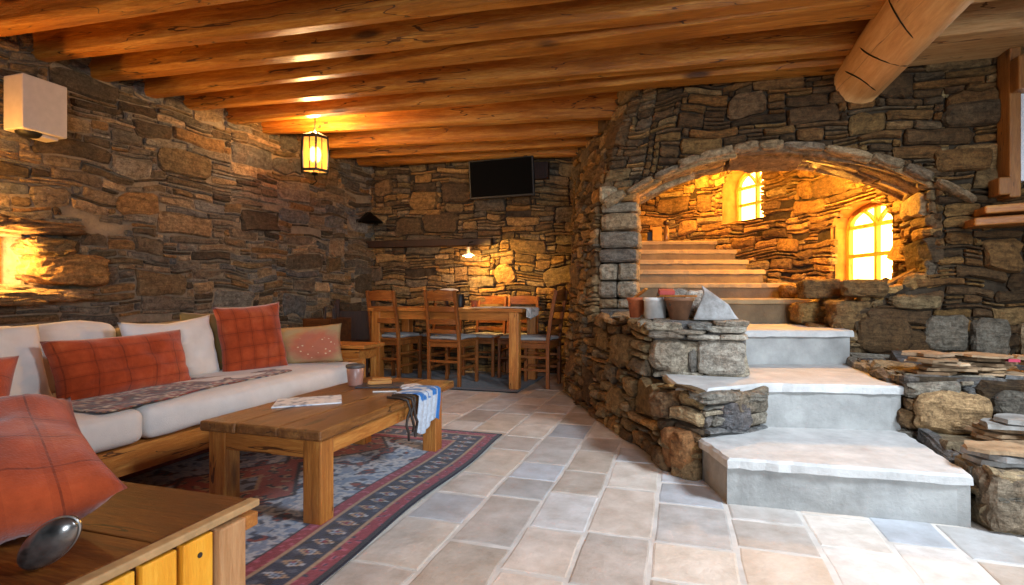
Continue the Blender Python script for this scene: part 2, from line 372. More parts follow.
def rubble(mb, surf, v0, v1, seed, pal, relief=.03, gap=.008, mask=None, cw=.055, ch=.03, big=.28, med=.35, holes=.05, bigpal=None, u0=0, u1=None, backing=True, bmi=1, maxw=7, boff=.012):
    rng = random.Random(seed); U1 = surf.U if u1 is None else u1
    nx = max(1, int(round((U1 - u0) / cw))); nz = max(1, int(round((v1 - v0) / ch)))
    cw = (U1 - u0) / nx; ch = (v1 - v0) / nz
    occ = [[False] * nz for _ in range(nx)]
    if mask:
        for i in range(nx):
            for k in range(nz):
                if mask(surf.S(u0 + (i + .5) * cw, v0 + (k + .5) * ch)): occ[i][k] = True
    if backing:
        step = 2
        for i in range(0, nx, 1):
            for k in range(0, nz, step):
                k2 = min(k + step, nz)
                if mask and occ[i][k]: continue
                q = []
                for uu, vv in ((i, k), (i + 1, k), (i + 1, k2), (i, k2)):
                    U_, V_ = u0 + uu * cw, v0 + vv * ch
                    q.append(surf.S(U_, V_) - surf.N(U_, V_) * boff)
                mb.add(q, [(0, 1, 2, 3)], None, bmi, False)
    st = []
    def free(i, k, w, h):
        if i + w > nx or k + h > nz: return False
        for x in range(i, i + w):
            col = occ[x]
            for z in range(k, k + h):
                if col[z]: return False
        return True
    def put(i, k, w, h, b=False):
        for x in range(i, i + w):
            for z in range(k, k + h): occ[x][z] = True
        st.append((i, k, w, h, b))
    area = sum(1 for c in occ for z in c if not z); got = 0; tries = 0
    while got < area * big and tries < 4000:
        tries += 1; w = rng.randint(4, 8); h = rng.randint(4, 7); i = rng.randrange(nx); k = rng.randrange(nz)
        if free(i, k, w, h): put(i, k, w, h, True); got += w * h
    got = 0; tries = 0
    while got < area * med and tries < 9000:
        tries += 1; w = rng.randint(3, maxw); h = rng.randint(2, 3); i = rng.randrange(nx); k = rng.randrange(nz)
        if free(i, k, w, h): put(i, k, w, h); got += w * h
    for k in range(nz):
        i = 0
        while i < nx:
            if occ[i][k]: i += 1; continue
            W = rng.randint(2, maxw + 1); H = 1 if rng.random() < .55 else 2; w = 1
            while w < W and i + w < nx and not occ[i + w][k]: w += 1
            if w > 1 and i + w < nx and not occ[i + w][k] and (i + w + 1 >= nx or occ[i + w + 1][k]) and w < 9: w += 1
            h = H if free(i, k, w, H) else 1
            if w == 1 and h == 1 and free(i, k, 1, 2): h = 2
            if w == 1 and h == 1 and rng.random() < holes * 6: occ[i][k] = True
            else: put(i, k, w, h)
            i += w
    for (i, k, w, h, b) in st:
        if rng.random() < holes and not b: continue
        col = jcol(rng, (bigpal or pal) if b else pal)
        stone(mb, surf.S, surf.N, u0 + i * cw, u0 + (i + w) * cw, v0 + k * ch, v0 + (k + h) * ch, col, rng, relief * (1.25 if b else 1), gap)
def boulder(mb, c, d, rng, col, rz=0, p=3.2, rough=.1, rot=None, n=5, mi=0):
    off = Vector((rng.random() * 50, rng.random() * 50, rng.random() * 50))
    vs = []; fs = []
    R = rot or Matrix.Rotation(rz, 3, 'Z')
    for ax in range(3):
        for sg in (-1, 1):
            o = len(vs)
            for i in range(n + 1):
                for k in range(n + 1):
                    a = -1 + 2 * i / n; b = -1 + 2 * k / n
                    q = [0, 0, 0]; q[ax] = sg; q[(ax + 1) % 3] = a; q[(ax + 2) % 3] = b * sg
                    q = Vector(q); L = (abs(q.x) ** p + abs(q.y) ** p + abs(q.z) ** p) ** (1 / p); q /= L
                    m = 1 + noise.noise(q * 1.7 + off) * rough * 1.4 + noise.noise(q * 4.5 + off) * rough * .7
                    q = Vector((q.x * d[0] / 2, q.y * d[1] / 2, q.z * d[2] / 2)) * m
                    vs.append(R @ q + Vector(c))
            for i in range(n):
                for k in range(n):
                    A = o + i * (n + 1) + k; fs.append((A, A + n + 1, A + n + 2, A + 1))
    mb.add(vs, fs, col, mi, False)

# ================================================================== SETTING
# ---- floor
rng = random.Random(5)
mb = MB()
mb.add([(-5.5, -2.5, -.0015), (4.5, -2.5, -.0015), (4.5, 8.6, -.0015), (-5.5, 8.6, -.0015)], [(0, 1, 2, 3)], None, 1)
TP = ['#d2c6ba', '#cfcac4', '#d6c9ba', '#c9cbce', '#d2c7bc', '#d5cdc4', '#c4c7cb', '#d2c3b3', '#d6cfc8', '#cfc0af']
x = -5.4
while x < 4.3:
    wd = rng.choice([.24, .27, .30, .26]); y = -2.4 - rng.random() * .4
    while y < 8.4:
        L = rng.uniform(.26, .58); g = .0055
        p = [(x + g, y + g), (x + wd - g, y + g), (x + wd - g, y + L - g), (x + g, y + L - g)]
        pts = []
        for (ax, ay), (bx, by) in zip(p, p[1:] + p[:1]):
            for tt in (0, .33, .66): pts.append((ax + (bx - ax) * tt + rng.uniform(-.0045, .0045), ay + (by - ay) * tt + rng.uniform(-.004, .004)))
        n = len(pts); cx = x + wd / 2; cy = y + L / 2; hz = rng.uniform(-.0015, .0015)
        vs = [(a, b, -.006) for a, b in pts] + [(a + (cx - a) * .02, b + (cy - b) * .02, -.001 + hz) for a, b in pts] + [(cx + (a - cx) * .93, cy + (b - cy) * .95, .001 + hz) for a, b in pts]
        fs = [(i, (i + 1) % n, n + (i + 1) % n, n + i) for i in range(n)] + [(n + i, n + (i + 1) % n, 2 * n + (i + 1) % n, 2 * n + i) for i in range(n)] + [tuple(range(2 * n, 3 * n))]
        mb.add(vs, fs, jcol(rng, TP), 0, False)
        y += L
    x += wd
tag(mb.build('floor', [M['tile'], M['grout']], colored=True), kind='structure', label='pale limestone tile floor')

# ---- left wall with small lit niche window
LW = Ruled([(0, [(-4.80, -.4), (-4.38, 2.2), (-3.83, 6.3)]), (3, [(-4.80, -.4), (-4.38, 2.2), (-3.83, 6.3)])])
NY0, NY1, NZ0, NZ1 = 2.02, 2.58, .98, 1.36
def lmask(p): return NY0 < p.y < NY1 and NZ0 < p.z < NZ1
mb = MB()
rubble(mb, LW, 0, 2.86, 11, PAL_L, .020, .008, lmask, cw=.062, ch=.030, big=.30, med=.38, holes=.05, u0=1.6, boff=0.0)
rubble(mb, LW, 0, 2.86, 12, PAL_L, .022, .009, None, cw=.09, ch=.05, u0=0, u1=1.6)
rg = random.Random(4)
# niche reveals of rough stone around the little window
for (cy, cz, dy, dz) in ((2.80, 1.13, .50, .22), (2.68, 1.29, .30, .13), (2.62, 1.42, .5, .09), (2.3, 1.43, .5, .10), (2.35, .93, .62, .10), (2.75, .95, .40, .09), (1.95, 1.2, .14, .4)):
    boulder(mb, (-4.33 + .134 * (cy - 2.5), cy, cz), (.30, dy, dz), rg, jcol(rg, PAL_W), -.134, 4.5, .14, n=9)
mb.box((-4.56, 2.3, NZ0 - .01), (.34, .60, .02), mi=1); mb.box((-4.56, 2.3, NZ1 + .01), (.34, .60, .02), mi=1)
mb.box((-4.56, NY0 - .01, 1.17), (.34, .02, .42), mi=1); mb.box((-4.56, NY1 + .01, 1.17), (.34, .02, .42), mi=1)
tag(mb.build('wall_left', [M['stone'], M['mortar_light']], colored=True), kind='structure', label='long rubble stone wall behind the sofa')
win = MB()
for (cy, cz, dy, dz) in ((2.3, NZ0 + .02, .56, .035), (2.3, NZ1 - .02, .56, .035), (NY0 + .02, 1.17, .035, .38), (NY1 - .02, 1.17, .035, .38), (2.3, 1.17, .03, .38)):
    win.box((-4.62, cy, cz), (.05, dy, dz))
w1 = tag(win.build('window_1', M['wz'], bevel=.004), kind='structure', label='small lit window in the left wall niche')
pb = MB(); pb.box((-4.645, 2.3, 1.17), (.006, .52, .35)); pb.build('window_pane', M['niche_pane'], w1)
light('niche_lamp', 'POINT', (-4.24, 2.36, 1.20), 30, (1, .52, .12), .03)
light('niche_wash', 'POINT', (-4.19, 2.12, 1.52), 13, (1, .48, .10), .03)
light('niche_wash_high', 'POINT', (-4.16, 2.08, 1.86), 9, (1, .40, .05), .03)

# ---- back wall
BW = Ruled([(0, [(-4.1, 6.18), (-.9, 6.42)]), (3, [(-4.1, 6.18), (-.9, 6.42)])])
mb = MB(); rubble(mb, BW, 0, 2.86, 21, PAL_W, .028, .010, None, cw=.06, ch=.034, big=.25, med=.4, holes=.03)
tag(mb.build('wall_back', [M['stone'], M['mortar']], colored=True), kind='structure', label='rubble stone wall behind the dining table')

# ---- stair wall: the side wall towards the dining area, turning into the arched front wall
XR0, XL0 = 1.73, -.35
def zarch(x): return 2.06 - .27 * ((x - .62) / 1.0) ** 2
def xright(z): return 1.22 if z < .75 else (1.22 + (XR0 - 1.22) * min(1, (z - .75) / .35))
def amask(p):
    if p.y > 4.95 or p.x < -.72: return False
    if p.x < XL0 + .03: return p.z < 1.84 and p.y < 4.66 and p.x > -.66 and p.z > .75
    return p.x < xright(p.z) and p.z < zarch(p.x) + .05
TW = Ruled([(0, [(-1.22, 6.5), (-1.04, 5.1), (-.82, 4.64), (-.74, 4.59), (-.35, 4.6), (.65, 4.6), (1.75, 4.6), (3.4, 4.62)]),
            (1.8, [(-1.22, 6.5), (-.96, 5.3), (-.68, 4.72), (-.63, 4.6), (-.35, 4.6), (.65, 4.6), (1.75, 4.6), (3.4, 4.62)]),
            (2.65, [(-1.25, 6.5), (-.80, 5.6), (-.50, 4.98), (-.38, 4.74), (-.16, 4.63), (.65, 4.6), (1.75, 4.6), (3.4, 4.62)])], 1)
mb = MB()
cut = TW.cum[4]
rubble(mb, TW, 0, 2.86, 31, PAL_W, .034, .010, amask, cw=.052, ch=.034, big=.2, med=.42, holes=.04, u1=cut, maxw=5)
rubble(mb, TW, 0, 2.86, 32, PAL_F, .034, .010, amask, cw=.06, ch=.03, big=.30, med=.36, holes=.03, u0=cut)
# thin slabs following the arch and the soffit under it
rg = random.Random(8)
x = -.62
while x < 1.95:
    wd = rg.uniform(.14, .38); a, b = x, min(x + wd, 1.98)
    xm = (a + b) / 2; sl = -.54 * (xm - .62); th = rg.uniform(.05, .085)
    R = Matrix.Rotation(-math.atan(sl), 3, 'Y')
    boulder(mb, (xm, 4.60, zarch(xm) + th * .5), ((b - a) * 1.05, .22, th), rg, jcol(rg, ['#a08c6e', '#b29c7c', '#8f8372', '#9c8a70']), 0, 4, .10, R, n=6)
    x += wd * .97
SOF = Flat(lambda u, v: (-.38 + u, 4.55 + v, zarch(-.38 + u) + .01), 2.12, flip=-1)
rubble(mb, SOF, 0, .6, 33, ['#a8906a', '#b49b76', '#98836a'], .02, .008, None, cw=.08, ch=.06, big=.2, med=.3, holes=0)
# stone courses of the left pier
z = .78
while z < 1.84:
    h = rg.choice([.055, .07, .085, .12, .15]); col = jcol(rg, ['#a39a8a', '#8e8a82', '#b3a88f', '#97846a', '#7c7a77'])
    if rg.random() < .45:
        boulder(mb, (-.575 + rg.uniform(-.01, .01), 4.74, z + h / 2), (.16, .36, h * .97), rg, col, 0, 6, .05, n=5)
        boulder(mb, (-.42, 4.74, z + h / 2), (.17, .36, h * .97), rg, jcol(rg, ['#a39a8a', '#b98c55', '#8e8a82']), 0, 6, .05, n=5)
    else: boulder(mb, (-.495 + rg.uniform(-.015, .015), 4.74, z + h / 2), (.32 + rg.uniform(-.02, .02), .38, h * .97), rg, col, 0, 7, .05, n=6)
    z += h
# inner faces of the doorway: left reveal, right reveal
REV = Ruled([(0, [(-.36, 4.6), (-.40, 5.3), (-.62, 6.3), (-.9, 7.7)]), (3, [(-.36, 4.6), (-.40, 5.3), (-.62, 6.3), (-.9, 7.7)])], 1)
rubble(mb, REV, .6, 2.86, 34, PAL_W, .02, .01, lambda p: p.y < 4.9, cw=.1, ch=.05)
RJ = Ruled([(.3, [(1.10, 4.9), (1.22, 4.58), (1.30, 4.56)]), (.8, [(1.16, 5.0), (1.24, 4.60), (1.3, 4.58)]), (1.12, [(1.74, 5.15), (1.72, 4.62), (1.76, 4.58)]), (2.0, [(1.74, 5.15), (1.72, 4.62), (1.76, 4.58)])], 1)
rubble(mb, RJ, .3, 1.95, 35, PAL_W, .035, .01, None, cw=.06, ch=.04, big=.4, med=.3)
for (cx, cz, dx, dz, pc) in ((1.80, .68, .26, .26, PAL_B), (1.42, .66, .34, .26, PAL_F), (2.06, .66, .22, .26, PAL_B), (1.62, .9, .30, .1, PAL_W), (2.35, .64, .26, .24, ['#a8967c']), (1.9, 1.9, .34, .16, PAL_F), (2.0, 2.22, .42, .17, ['#5d5140'])):
    boulder(mb, (cx, 4.62, cz), (dx, .2, dz), rg, jcol(rg, pc), 0, 5, .08, n=7)
tag(mb.build('wall_stair', [M['stone'], M['mortar']], colored=True), kind='structure', label='stone wall with the arched opening to the stairs')

# ---- outer wall of the stairwell with two arched windows
base = [(1.22, 4.6), (1.12, 4.9), (1.0, 5.3), (.90, 5.75), (.74, 6.1), (.63, 6.4), (.55, 6.75), (.3, 7.15), (-.3, 7.5), (-1.4, 7.6)]
mid_ = [(1.50, 4.6), (1.48, 4.95), (1.36, 5.4), (1.22, 5.9), (1.02, 6.25), (.82, 6.6), (.68, 6.95), (.4, 7.25), (-.2, 7.6), (-1.4, 7.7)]
uppr = [(1.80, 4.6), (1.80, 5.0), (1.66, 5.44), (1.42, 6.08), (1.24, 6.35), (1.03, 6.58), (.66, 7.09), (.42, 7.35), (-.1, 7.7), (-1.4, 7.8)]
OW = Ruled([(.2, base), (.85, base), (.98, mid_), (1.05, uppr), (2.9, uppr)], -1)
WA = dict(c=Vector((1.577, 5.66)), d=Vector((-.35, .935)).normalized(), w=.78, z0=1.03, z1=1.60, ah=.20)
WB = dict(c=Vector((.72, 7.0)), d=Vector((-.59, .81)).normalized(), w=.66, z0=1.84, z1=2.28, ah=.22)
def ztop(W_, s): return W_['z1'] + W_['ah'] * math.sqrt(max(0, 1 - (2 * s / W_['w']) ** 2))
def omask(p):
    for W_ in (WA, WB):
        q = p.xy - W_['c']; s = q.dot(W_['d']); n = q.dot(Vector((W_['d'].y, -W_['d'].x)))
        if abs(n) < .3 and abs(s) < W_['w'] / 2 and W_['z0'] < p.z < ztop(W_, s): return True
    return False
mb = MB(); OW.cum = OW.cum
rubble(mb, OW, .2, 2.92, 41, ['#ad8a55', '#98794c', '#c09c66', '#846a47', '#a3906a', '#755e40'], .034, .010, omask, cw=.058, ch=.034, big=.22, med=.4, holes=.03)
rg = random.Random(77)
for (cx, cy, cz, dx, dz) in ((1.02, 5.05, .80, .22, .18), (1.1, 5.0, 1.0, .3, .16), (.98, 5.45, .98, .2, .14), (1.05, 4.82, .62, .2, .2), (1.22, 4.7, .80, .26, .22), (1.32, 4.66, 1.0, .28, .13)):
    boulder(mb, (cx, cy, cz), (dx, .26, dz), rg, jcol(rg, ['#98794c', '#a3824f', '#846a47']), rg.uniform(-.3, .3), 6, .11, n=8)
def reveal(mb, W_, depth=.22):
    o = Vector((W_['d'].y, -W_['d'].x)); pts = []
    hw = W_['w'] / 2; K = 14
    pts.append((-hw, W_['z0'])); 
    for i in range(K + 1):
        s = -hw + W_['w'] * i / K; pts.append((s, ztop(W_, s)))
    pts.append((hw, W_['z0']))
    for (s0, z0), (s1, z1) in zip(pts, pts[1:] + pts[:1]):
        a = W_['c'] + W_['d'] * s0; b = W_['c'] + W_['d'] * s1
        # splayed: wider towards the room
        a0 = W_['c'] + W_['d'] * s0 * 1.03 - o * .015; b0 = W_['c'] + W_['d'] * s1 * 1.03 - o * .015
        mb.add([(a0.x, a0.y, z0), (b0.x, b0.y, z1), ((b + o * depth).x, (b + o * depth).y, z1), ((a + o * depth).x, (a + o * depth).y, z0)], [(0, 1, 2, 3)], None, 2)
reveal(mb, WA); reveal(mb, WB, .3)
t = NT('ochre_plaster'); t.base(t.ramp(t.noise(t.mapping((1, 1, 1)), 9, 6), [(.3, '#8a6636'), (.7, '#ad8850')]), .9, .1); t.bump(t.noise(t.mapping((1, 1, 1)), 25, 5), .7, .01); M['ochre'] = t.m
tag(mb.build('wall_stairwell', [M['stone'], M['mortar'], M['ochre']], colored=True), kind='structure', label='curved rubble wall round the stairwell')
def arched_window(name, W_, depth, cols, rows, label):
    o = Vector((W_['d'].y, -W_['d'].x)); hw = W_['w'] / 2
    def P(s, z, k=0): q = W_['c'] + W_['d'] * s + o * (depth + k); return (q.x, q.y, z)
    f = MB(); up = (o.x, o.y, 0)
    for s in [-hw + .02, hw - .02] : f.bar(P(s, W_['z0']), P(s, W_['z1'] + .05), .04, .05, up=up)
    for i in range(1, cols): s = -hw + W_['w'] * i / cols; f.bar(P(s, W_['z0']), P(s, ztop(W_, s)), .034, .045, up=up)
    for k in range(rows + 1):
        z = W_['z0'] + .02 + (W_['z1'] - W_['z0'] - .02) * k / rows; f.bar(P(-hw, z), P(hw, z), .036, .045, up=up)
    K = 14
    for i in range(K):
        s0 = -hw + W_['w'] * i / K; s1 = s0 + W_['w'] / K
        f.bar(P(s0, ztop(W_, s0) - .015), P(s1, ztop(W_, s1) - .015), .05, .05, up=up)
    # pointed arch tracery in each light
    for i in range(cols):
        a = -hw + W_['w'] * i / cols; b = a + W_['w'] / cols; m = (a + b) / 2; h = W_['ah'] * .7
        for q in range(5):
            t0, t1 = q / 5, (q + 1) / 5
            for sa, sb in ((a, m), (b, m)):
                f.bar(P(sa + (sb - sa) * t0, W_['z1'] + h * math.sin(t0 * PI / 2)), P(sa + (sb - sa) * t1, W_['z1'] + h * math.sin(t1 * PI / 2)), .022, .04, up=up)
    fo = tag(f.build(name, M['wz_light'], bevel=.003), kind='structure', label=label)
    g = MB(); vs = [P(-hw, W_['z0'], .03)] + [P(-hw + W_['w'] * i / K, ztop(W_, -hw + W_['w'] * i / K), .03) for i in range(K + 1)] + [P(hw, W_['z0'], .03)]
    g.add(vs, [tuple(range(len(vs)))]); g.build('window_pane', M['pane'], fo)
M['wz_light'] = wood('pale_window_wood', ('#9a6a30', '#b8843c', '#cf9c50', '#5a3315'), 'Z', .5, 2)  # paler honey wood for the arched window frames
arched_window('window_2', WA, .16, 2, 2, 'arched window beside the stairs')
arched_window('window_3', WB, .22, 2, 2, 'small arched window high above the stairs')
light('stair_fill', 'POINT', (1.12, 5.45, 1.95), 110, (1, .46, .06), .08)  # added point light beside the window, turns the stairwell walls orange
light('stair_upper_fill', 'POINT', (.25, 6.95, 2.35), 62, (1, .46, .06), .08)  # second added point light, for the upper stairwell

# ---- ceiling boards
mb = MB(); rng = random.Random(3); x = -5.4
while x < 4.4:
    wd = rng.uniform(.18, .26); mb.box((x + wd / 2, 3.0, 2.87 + rng.uniform(0, .006)), (wd - .006, 11.5, .03)); x += wd
tag(mb.build('ceiling', M['board'], bevel=.004), kind='structure', label='wooden board ceiling above the beams')

# ---- stairs (cement risers, stone slab treads)
st = tag(bpy.data.objects.new('staircase', None), 'cement and stone stairs', None, None, 'structure'); C.objects.link(st); st.location = (.6, 2.64, 0)
def slab_poly(poly, z0, z1, name, mat, seed, over=0):
    # subdivided edges with chipped irregularity
    rg = random.Random(seed); pts = []
    n = len(poly)
    for i in range(n):
        a, b = Vector(poly[i]), Vector(poly[(i + 1) % n]); L = (b - a).length; k = max(1, int(L / .05))
        d = (b - a).normalized(); nn = Vector((d.y, -d.x))
        for j in range(k): pts.append(a + (b - a) * j / k + nn * (over + rg.uniform(-.006, .006) * (1 if over > 0 else .25)))
    cxy = sum(pts, Vector((0, 0))) / len(pts); N_ = len(pts); mb = MB()
    loc = Vector((.6, 2.64, 0))
    vs = [(p.x - .6, p.y - 2.64, z0 + rg.uniform(-.004, .004)) for p in pts] + [(p.x - .6 + rg.uniform(-.003, .003), p.y - 2.64, z1 - .012) for p in pts]
    vs += [((p + (cxy - p).normalized() * .012).x - .6, (p + (cxy - p).normalized() * .012).y - 2.64, z1) for p in pts]
    fs = [(r * N_ + i, r * N_ + (i + 1) % N_, (r + 1) * N_ + (i + 1) % N_, (r + 1) * N_ + i) for r in range(2) for i in range(N_)] + [tuple(range(2 * N_, 3 * N_)), tuple(range(N_ - 1, -1, -1))]
    mb.add(vs, fs); return mb.build(name, mat, st)
FR = [((.205, 2.62), (1.145, 2.66)), ((.44, 3.28), (1.145, 3.40)), ((.36, 4.12), (1.16, 4.36)), ((.0, 4.90), (1.10, 5.26)), ((-.42, 5.30), (.98, 5.68)), ((-.46, 5.66), (.82, 6.04)), ((-.55, 6.02), (.70, 6.38)), ((-.6, 6.38), (.62, 6.72)), ((-.7, 6.74), (.42, 7.04)), ((-1.3, 7.6), (.3, 7.7))]
ZS = [.215, .46, .70, .92, 1.065, 1.21, 1.335, 1.475, 1.615]
for i, z in enumerate(ZS):
    (a, b) = FR[i]; (c, d) = FR[i + 1]
    if i == 0: poly = [a, b, (1.145, 3.5), (.42, 3.5), (.10, 2.93)]
    elif i == 1: poly = [a, b, (1.145, 4.5), (.35, 4.5), (-.10, 3.5), (-.02, 3.12), (.13, 3.01)]
    else: poly = [a, b, (d[0] + .1, d[1] + .1), (c[0] - .0, c[1] + .1)]
    pr = [(p[0], p[1]) for p in poly]
    mbp = slab_poly(pr, 0 if i < 2 else ZS[i - 1] - .05, z - .035, 'riser', M['cement'] if i < 3 else M['shaded_cement'], 50 + i, -.012)
    slab_poly(pr, z - .045, z, 'tread', M['slab'] if i < 3 else M['shaded_slab'], 70 + i, .012 if i > 1 else .004)

# ---- low stone parapet beside the stairs, plinth right of the stairs
mb = MB()
P0 = [(-.80, 4.62), (-.58, 4.1), (-.25, 3.45), (-.09, 3.05), (.10, 2.92)]
P1 = [(-.72, 4.62), (-.50, 4.1), (-.18, 3.47), (-.03, 3.12), (.13, 2.99)]
LP = Ruled([(0, P0), (.44, P1)], 1)
rubble(mb, LP, 0, .44, 51, PAL_W, .045, .012, None, cw=.05, ch=.036, big=.25, med=.45, holes=.03, maxw=5)
UPR = Ruled([(.44, [(-.72, 4.62), (-.50, 4.1), (-.18, 3.5)]), (.79, [(-.66, 4.62), (-.45, 4.1), (-.17, 3.5)])], 1)
rubble(mb, UPR, .44, .78, 52, PAL_W, .045, .012, None, cw=.05, ch=.036, big=.25, med=.45, maxw=5)
FF = Flat(lambda u, v: (-.16 + u, 3.50, v), .53, (0, -1, 0))
rubble(mb, FF, .44, .78, 53, PAL_B, .02, .01, None, cw=.06, ch=.04)
LF = Ruled([(0, [(.12, 2.97), (.30, 3.13), (.46, 3.30)]), (.5, [(.12, 2.97), (.30, 3.13), (.46, 3.30)])], 1)
rubble(mb, LF, .2, .44, 54, PAL_B, .03, .01, None, cw=.06, ch=.035)
SR = Flat(lambda u, v: (.37, 3.5 + u, v), 1.1, (1, 0, 0))
rubble(mb, SR, .44, .78, 55, PAL_B, .01, .01, None, cw=.07, ch=.045)
TPF = Flat(lambda u, v: (-.62 + u, 3.48 + v, .775), 1.0, (0, 0, 1))
rubble(mb, TPF, 0, 1.14, 56, PAL_B, .015, .01, lambda p: p.x < -.18 - (p.y - 3.5) * .43, cw=.09, ch=.08, big=.4)
rg = random.Random(12)
G = lambda *c: jcol(rg, list(c))
boulder(mb, (-.07, 3.55, .575), (.24, .22, .215), rg, G('#a59d90'), .2, 3.2, .1, n=8)
boulder(mb, (.235, 3.55, .575), (.27, .22, .215), rg, G('#b4b3ae'), .0, 7, .05, n=8)
boulder(mb, (.07, 3.53, .55), (.06, .15, .17), rg, G('#6d6a66'), .0, 3, .1)
for (cx, cz, dx, dz, col) in ((-.08, .705, .22, .05, '#8f8a82'), (.14, .695, .20, .035, '#a8a6a0'), (.30, .70, .16, .04, '#b5b2aa'), (-.10, .755, .22, .055, '#a39b8c'), (.12, .76, .14, .045, '#8f8f8c'), (.27, .745, .22, .045, '#b9b6ad'), (.05, .725, .2, .03, '#a09a90'), (.29, .78, .2, .035, '#aaa79f')):
    boulder(mb, (cx, 3.52, cz), (dx, .2, dz), rg, G(col), rg.uniform(-.1, .1), 5, .08, n=6)
boulder(mb, (.245, 3.13, .305), (.20, .18, .17), rg, G('#686c75'), .75, 4.5, .12, n=8)
boulder(mb, (.17, 3.05, .415), (.26, .16, .06), rg, G('#8e8c86'), .75, 4.5, .12, n=7)
boulder(mb, (.36, 3.20, .40), (.18, .12, .05), rg, G('#84827c'), .75, 4.5, .12, n=7)
boulder(mb, (.02, 3.02, .14), (.20, .18, .22), rg, G('#8a6440'), -.9, 4, .12, n=7)
boulder(mb, (-.06, 3.16, .34), (.16, .2, .14), rg, G('#7d6044'), -.9, 4, .12, n=7)
tag(mb.build('wall_parapet', [M['stone'], M['mortar']], colored=True), kind='structure', label='low stepped stone parapet beside the stairs')
mb = MB()
PL = Ruled([(0, [(1.15, 4.62), (1.15, 3.36), (3.4, 3.40)]), (.52, [(1.15, 4.62), (1.15, 3.36), (3.4, 3.40)])], 1)
rubble(mb, PL, 0, .52, 61, PAL_B + PAL_F, .03, .011, lambda p: p.z < .2 and p.x < 1.2, cw=.06, ch=.032, big=.5, med=.3)
PT = Flat(lambda u, v: (1.14 + u, 3.36 + v, .505), 2.2, (0, 0, 1))
rubble(mb, PT, 0, 1.25, 62, PAL_B, .014, .01, None, cw=.09, ch=.08, big=.4)
boulder(mb, (1.34, 3.36, .345), (.32, .16, .22), rg, G('#a98f6c'), 0, 3.6, .1, n=8)
boulder(mb, (1.60, 3.37, .40), (.18, .14, .13), rg, G('#6e6a63'), 0, 3.6, .1, n=7)
boulder(mb, (1.62, 3.37, .27), (.20, .14, .11), rg, G('#9d9a94'), 0, 3.6, .1, n=7)
FBk = Ruled([(0, [(1.19, 3.3), (1.19, 2.64), (3.3, 2.66)]), (.24, [(1.19, 3.3), (1.19, 2.64), (3.3, 2.66)])], 1)
rubble(mb, FBk, 0, .24, 63, PAL_B, .03, .011, None, cw=.07, ch=.04, big=.6, med=.3)
boulder(mb, (1.27, 2.66, .125), (.20, .12, .24), rg, G('#8b7f6f'), 0, 4.2, .12, n=8)
boulder(mb, (1.47, 2.66, .12), (.19, .12, .23), rg, G('#8f9399'), 0, 4.2, .12, n=8)
PT2 = Flat(lambda u, v: (1.18 + u, 2.63 + v, .225), 2.1, (0, 0, 1))
rubble(mb, PT2, 0, .75, 64, PAL_B, .014, .01, None, cw=.09, ch=.08, big=.4)
tag(mb.build('wall_plinth', [M['stone'], M['mortar']], colored=True), kind='structure', label='stone ledges right of the stairs')

# ---- window niche at the far right
tr = MB(); tr.box((2.13, 4.50, 2.10), (.065, .16, 1.0)); tr.box((2.18, 4.42, 2.40), (.16, .2, .22)); tr.box((2.09, 4.49, 1.68), (.10, .14, .12))
tag(tr.build('trim_1', wood('window_jamb_wood', ('#6e4420', '#8f5d2c', '#a8743c', '#3b1c0a'), 'Z', .5, 2), bevel=.01), kind='structure', label='timber jamb of the window at the far right')
wf = MB()
wf.box((2.19, 4.48, 2.02), (.045, .08, .62)); wf.box((2.9, 4.50, 2.02), (.05, .06, .62)); wf.box((2.55, 4.50, 2.31), (.72, .06, .05)); wf.box((2.55, 4.50, 1.74), (.72, .06, .05)); wf.box((2.6, 4.5, 2.05), (.03, .05, .5))
w4 = tag(wf.build('window_4', M['white_paint'], bevel=.005), kind='structure', label='white framed window at the far right')
pb = MB(); pb.box((2.55, 4.52, 2.02), (.70, .006, .56)); pb.build('window_pane', M['day_pane'], w4)
sh = MB(); sh.bar((1.90, 4.50, 1.44), (3.0, 4.36, 1.47), .26, .055); sh.bar((1.96, 4.50, 1.52), (3.0, 4.38, 1.555), .24, .055)
tag(sh.build('trim_2', M['wx'], bevel=.01), kind='structure', label='two stacked timber sill boards at the far right')

# ================================================================== BEAMS
def beam(name, y0, y1, x0, x1, wd, h, label, z=2.6, mat=None, seed=0, wr=None):
    # y0/y1: rear bottom edge at the left/right end
    L = math.hypot(x1 - x0, y1 - y0); a = math.atan2(y1 - y0, x1 - x0); n = 26
    rg = random.Random(seed); mb = MB(); vs = []
    prof = [(-.5, 0), (-.42, -.0), (.42, 0), (.5, .0)]
    so = seed * 7.3
    for i in range(n + 1):
        x = L * i / n; wq = wd + ((wr or wd) - wd) * max(0, (i / n - .35) / .65)
        prof = [(-wq, .03), (-wq + .025, 0), (-.02, 0), (0, .02), (0, h - .01), (-wq, h - .01)]
        for k, (py, pz) in enumerate(prof):
            q = noise.noise(Vector((x * .9, so, k * .4))) * .012 + noise.noise(Vector((x * 4, so, k * 2.1))) * .004
            vs.append((x, py + q, pz + (noise.noise(Vector((x * .8, so + 5, k * .2))) * .014 if k < 4 else 0)))
    m = len(prof)
    fs = [(i * m + k, i * m + (k + 1) % m, (i + 1) * m + (k + 1) % m, (i + 1) * m + k) for i in range(n) for k in range(m)] + [tuple(range(m)), tuple(n * m + k for k in range(m))]
    mb.add(vs, fs); o = mb.build(name, mat or M['beam'], bevel=.006)
    o.location = (x0, y0, z); o.rotation_euler = (0, 0, a)
    return tag(o, label, 'beam', 'ceiling beams')
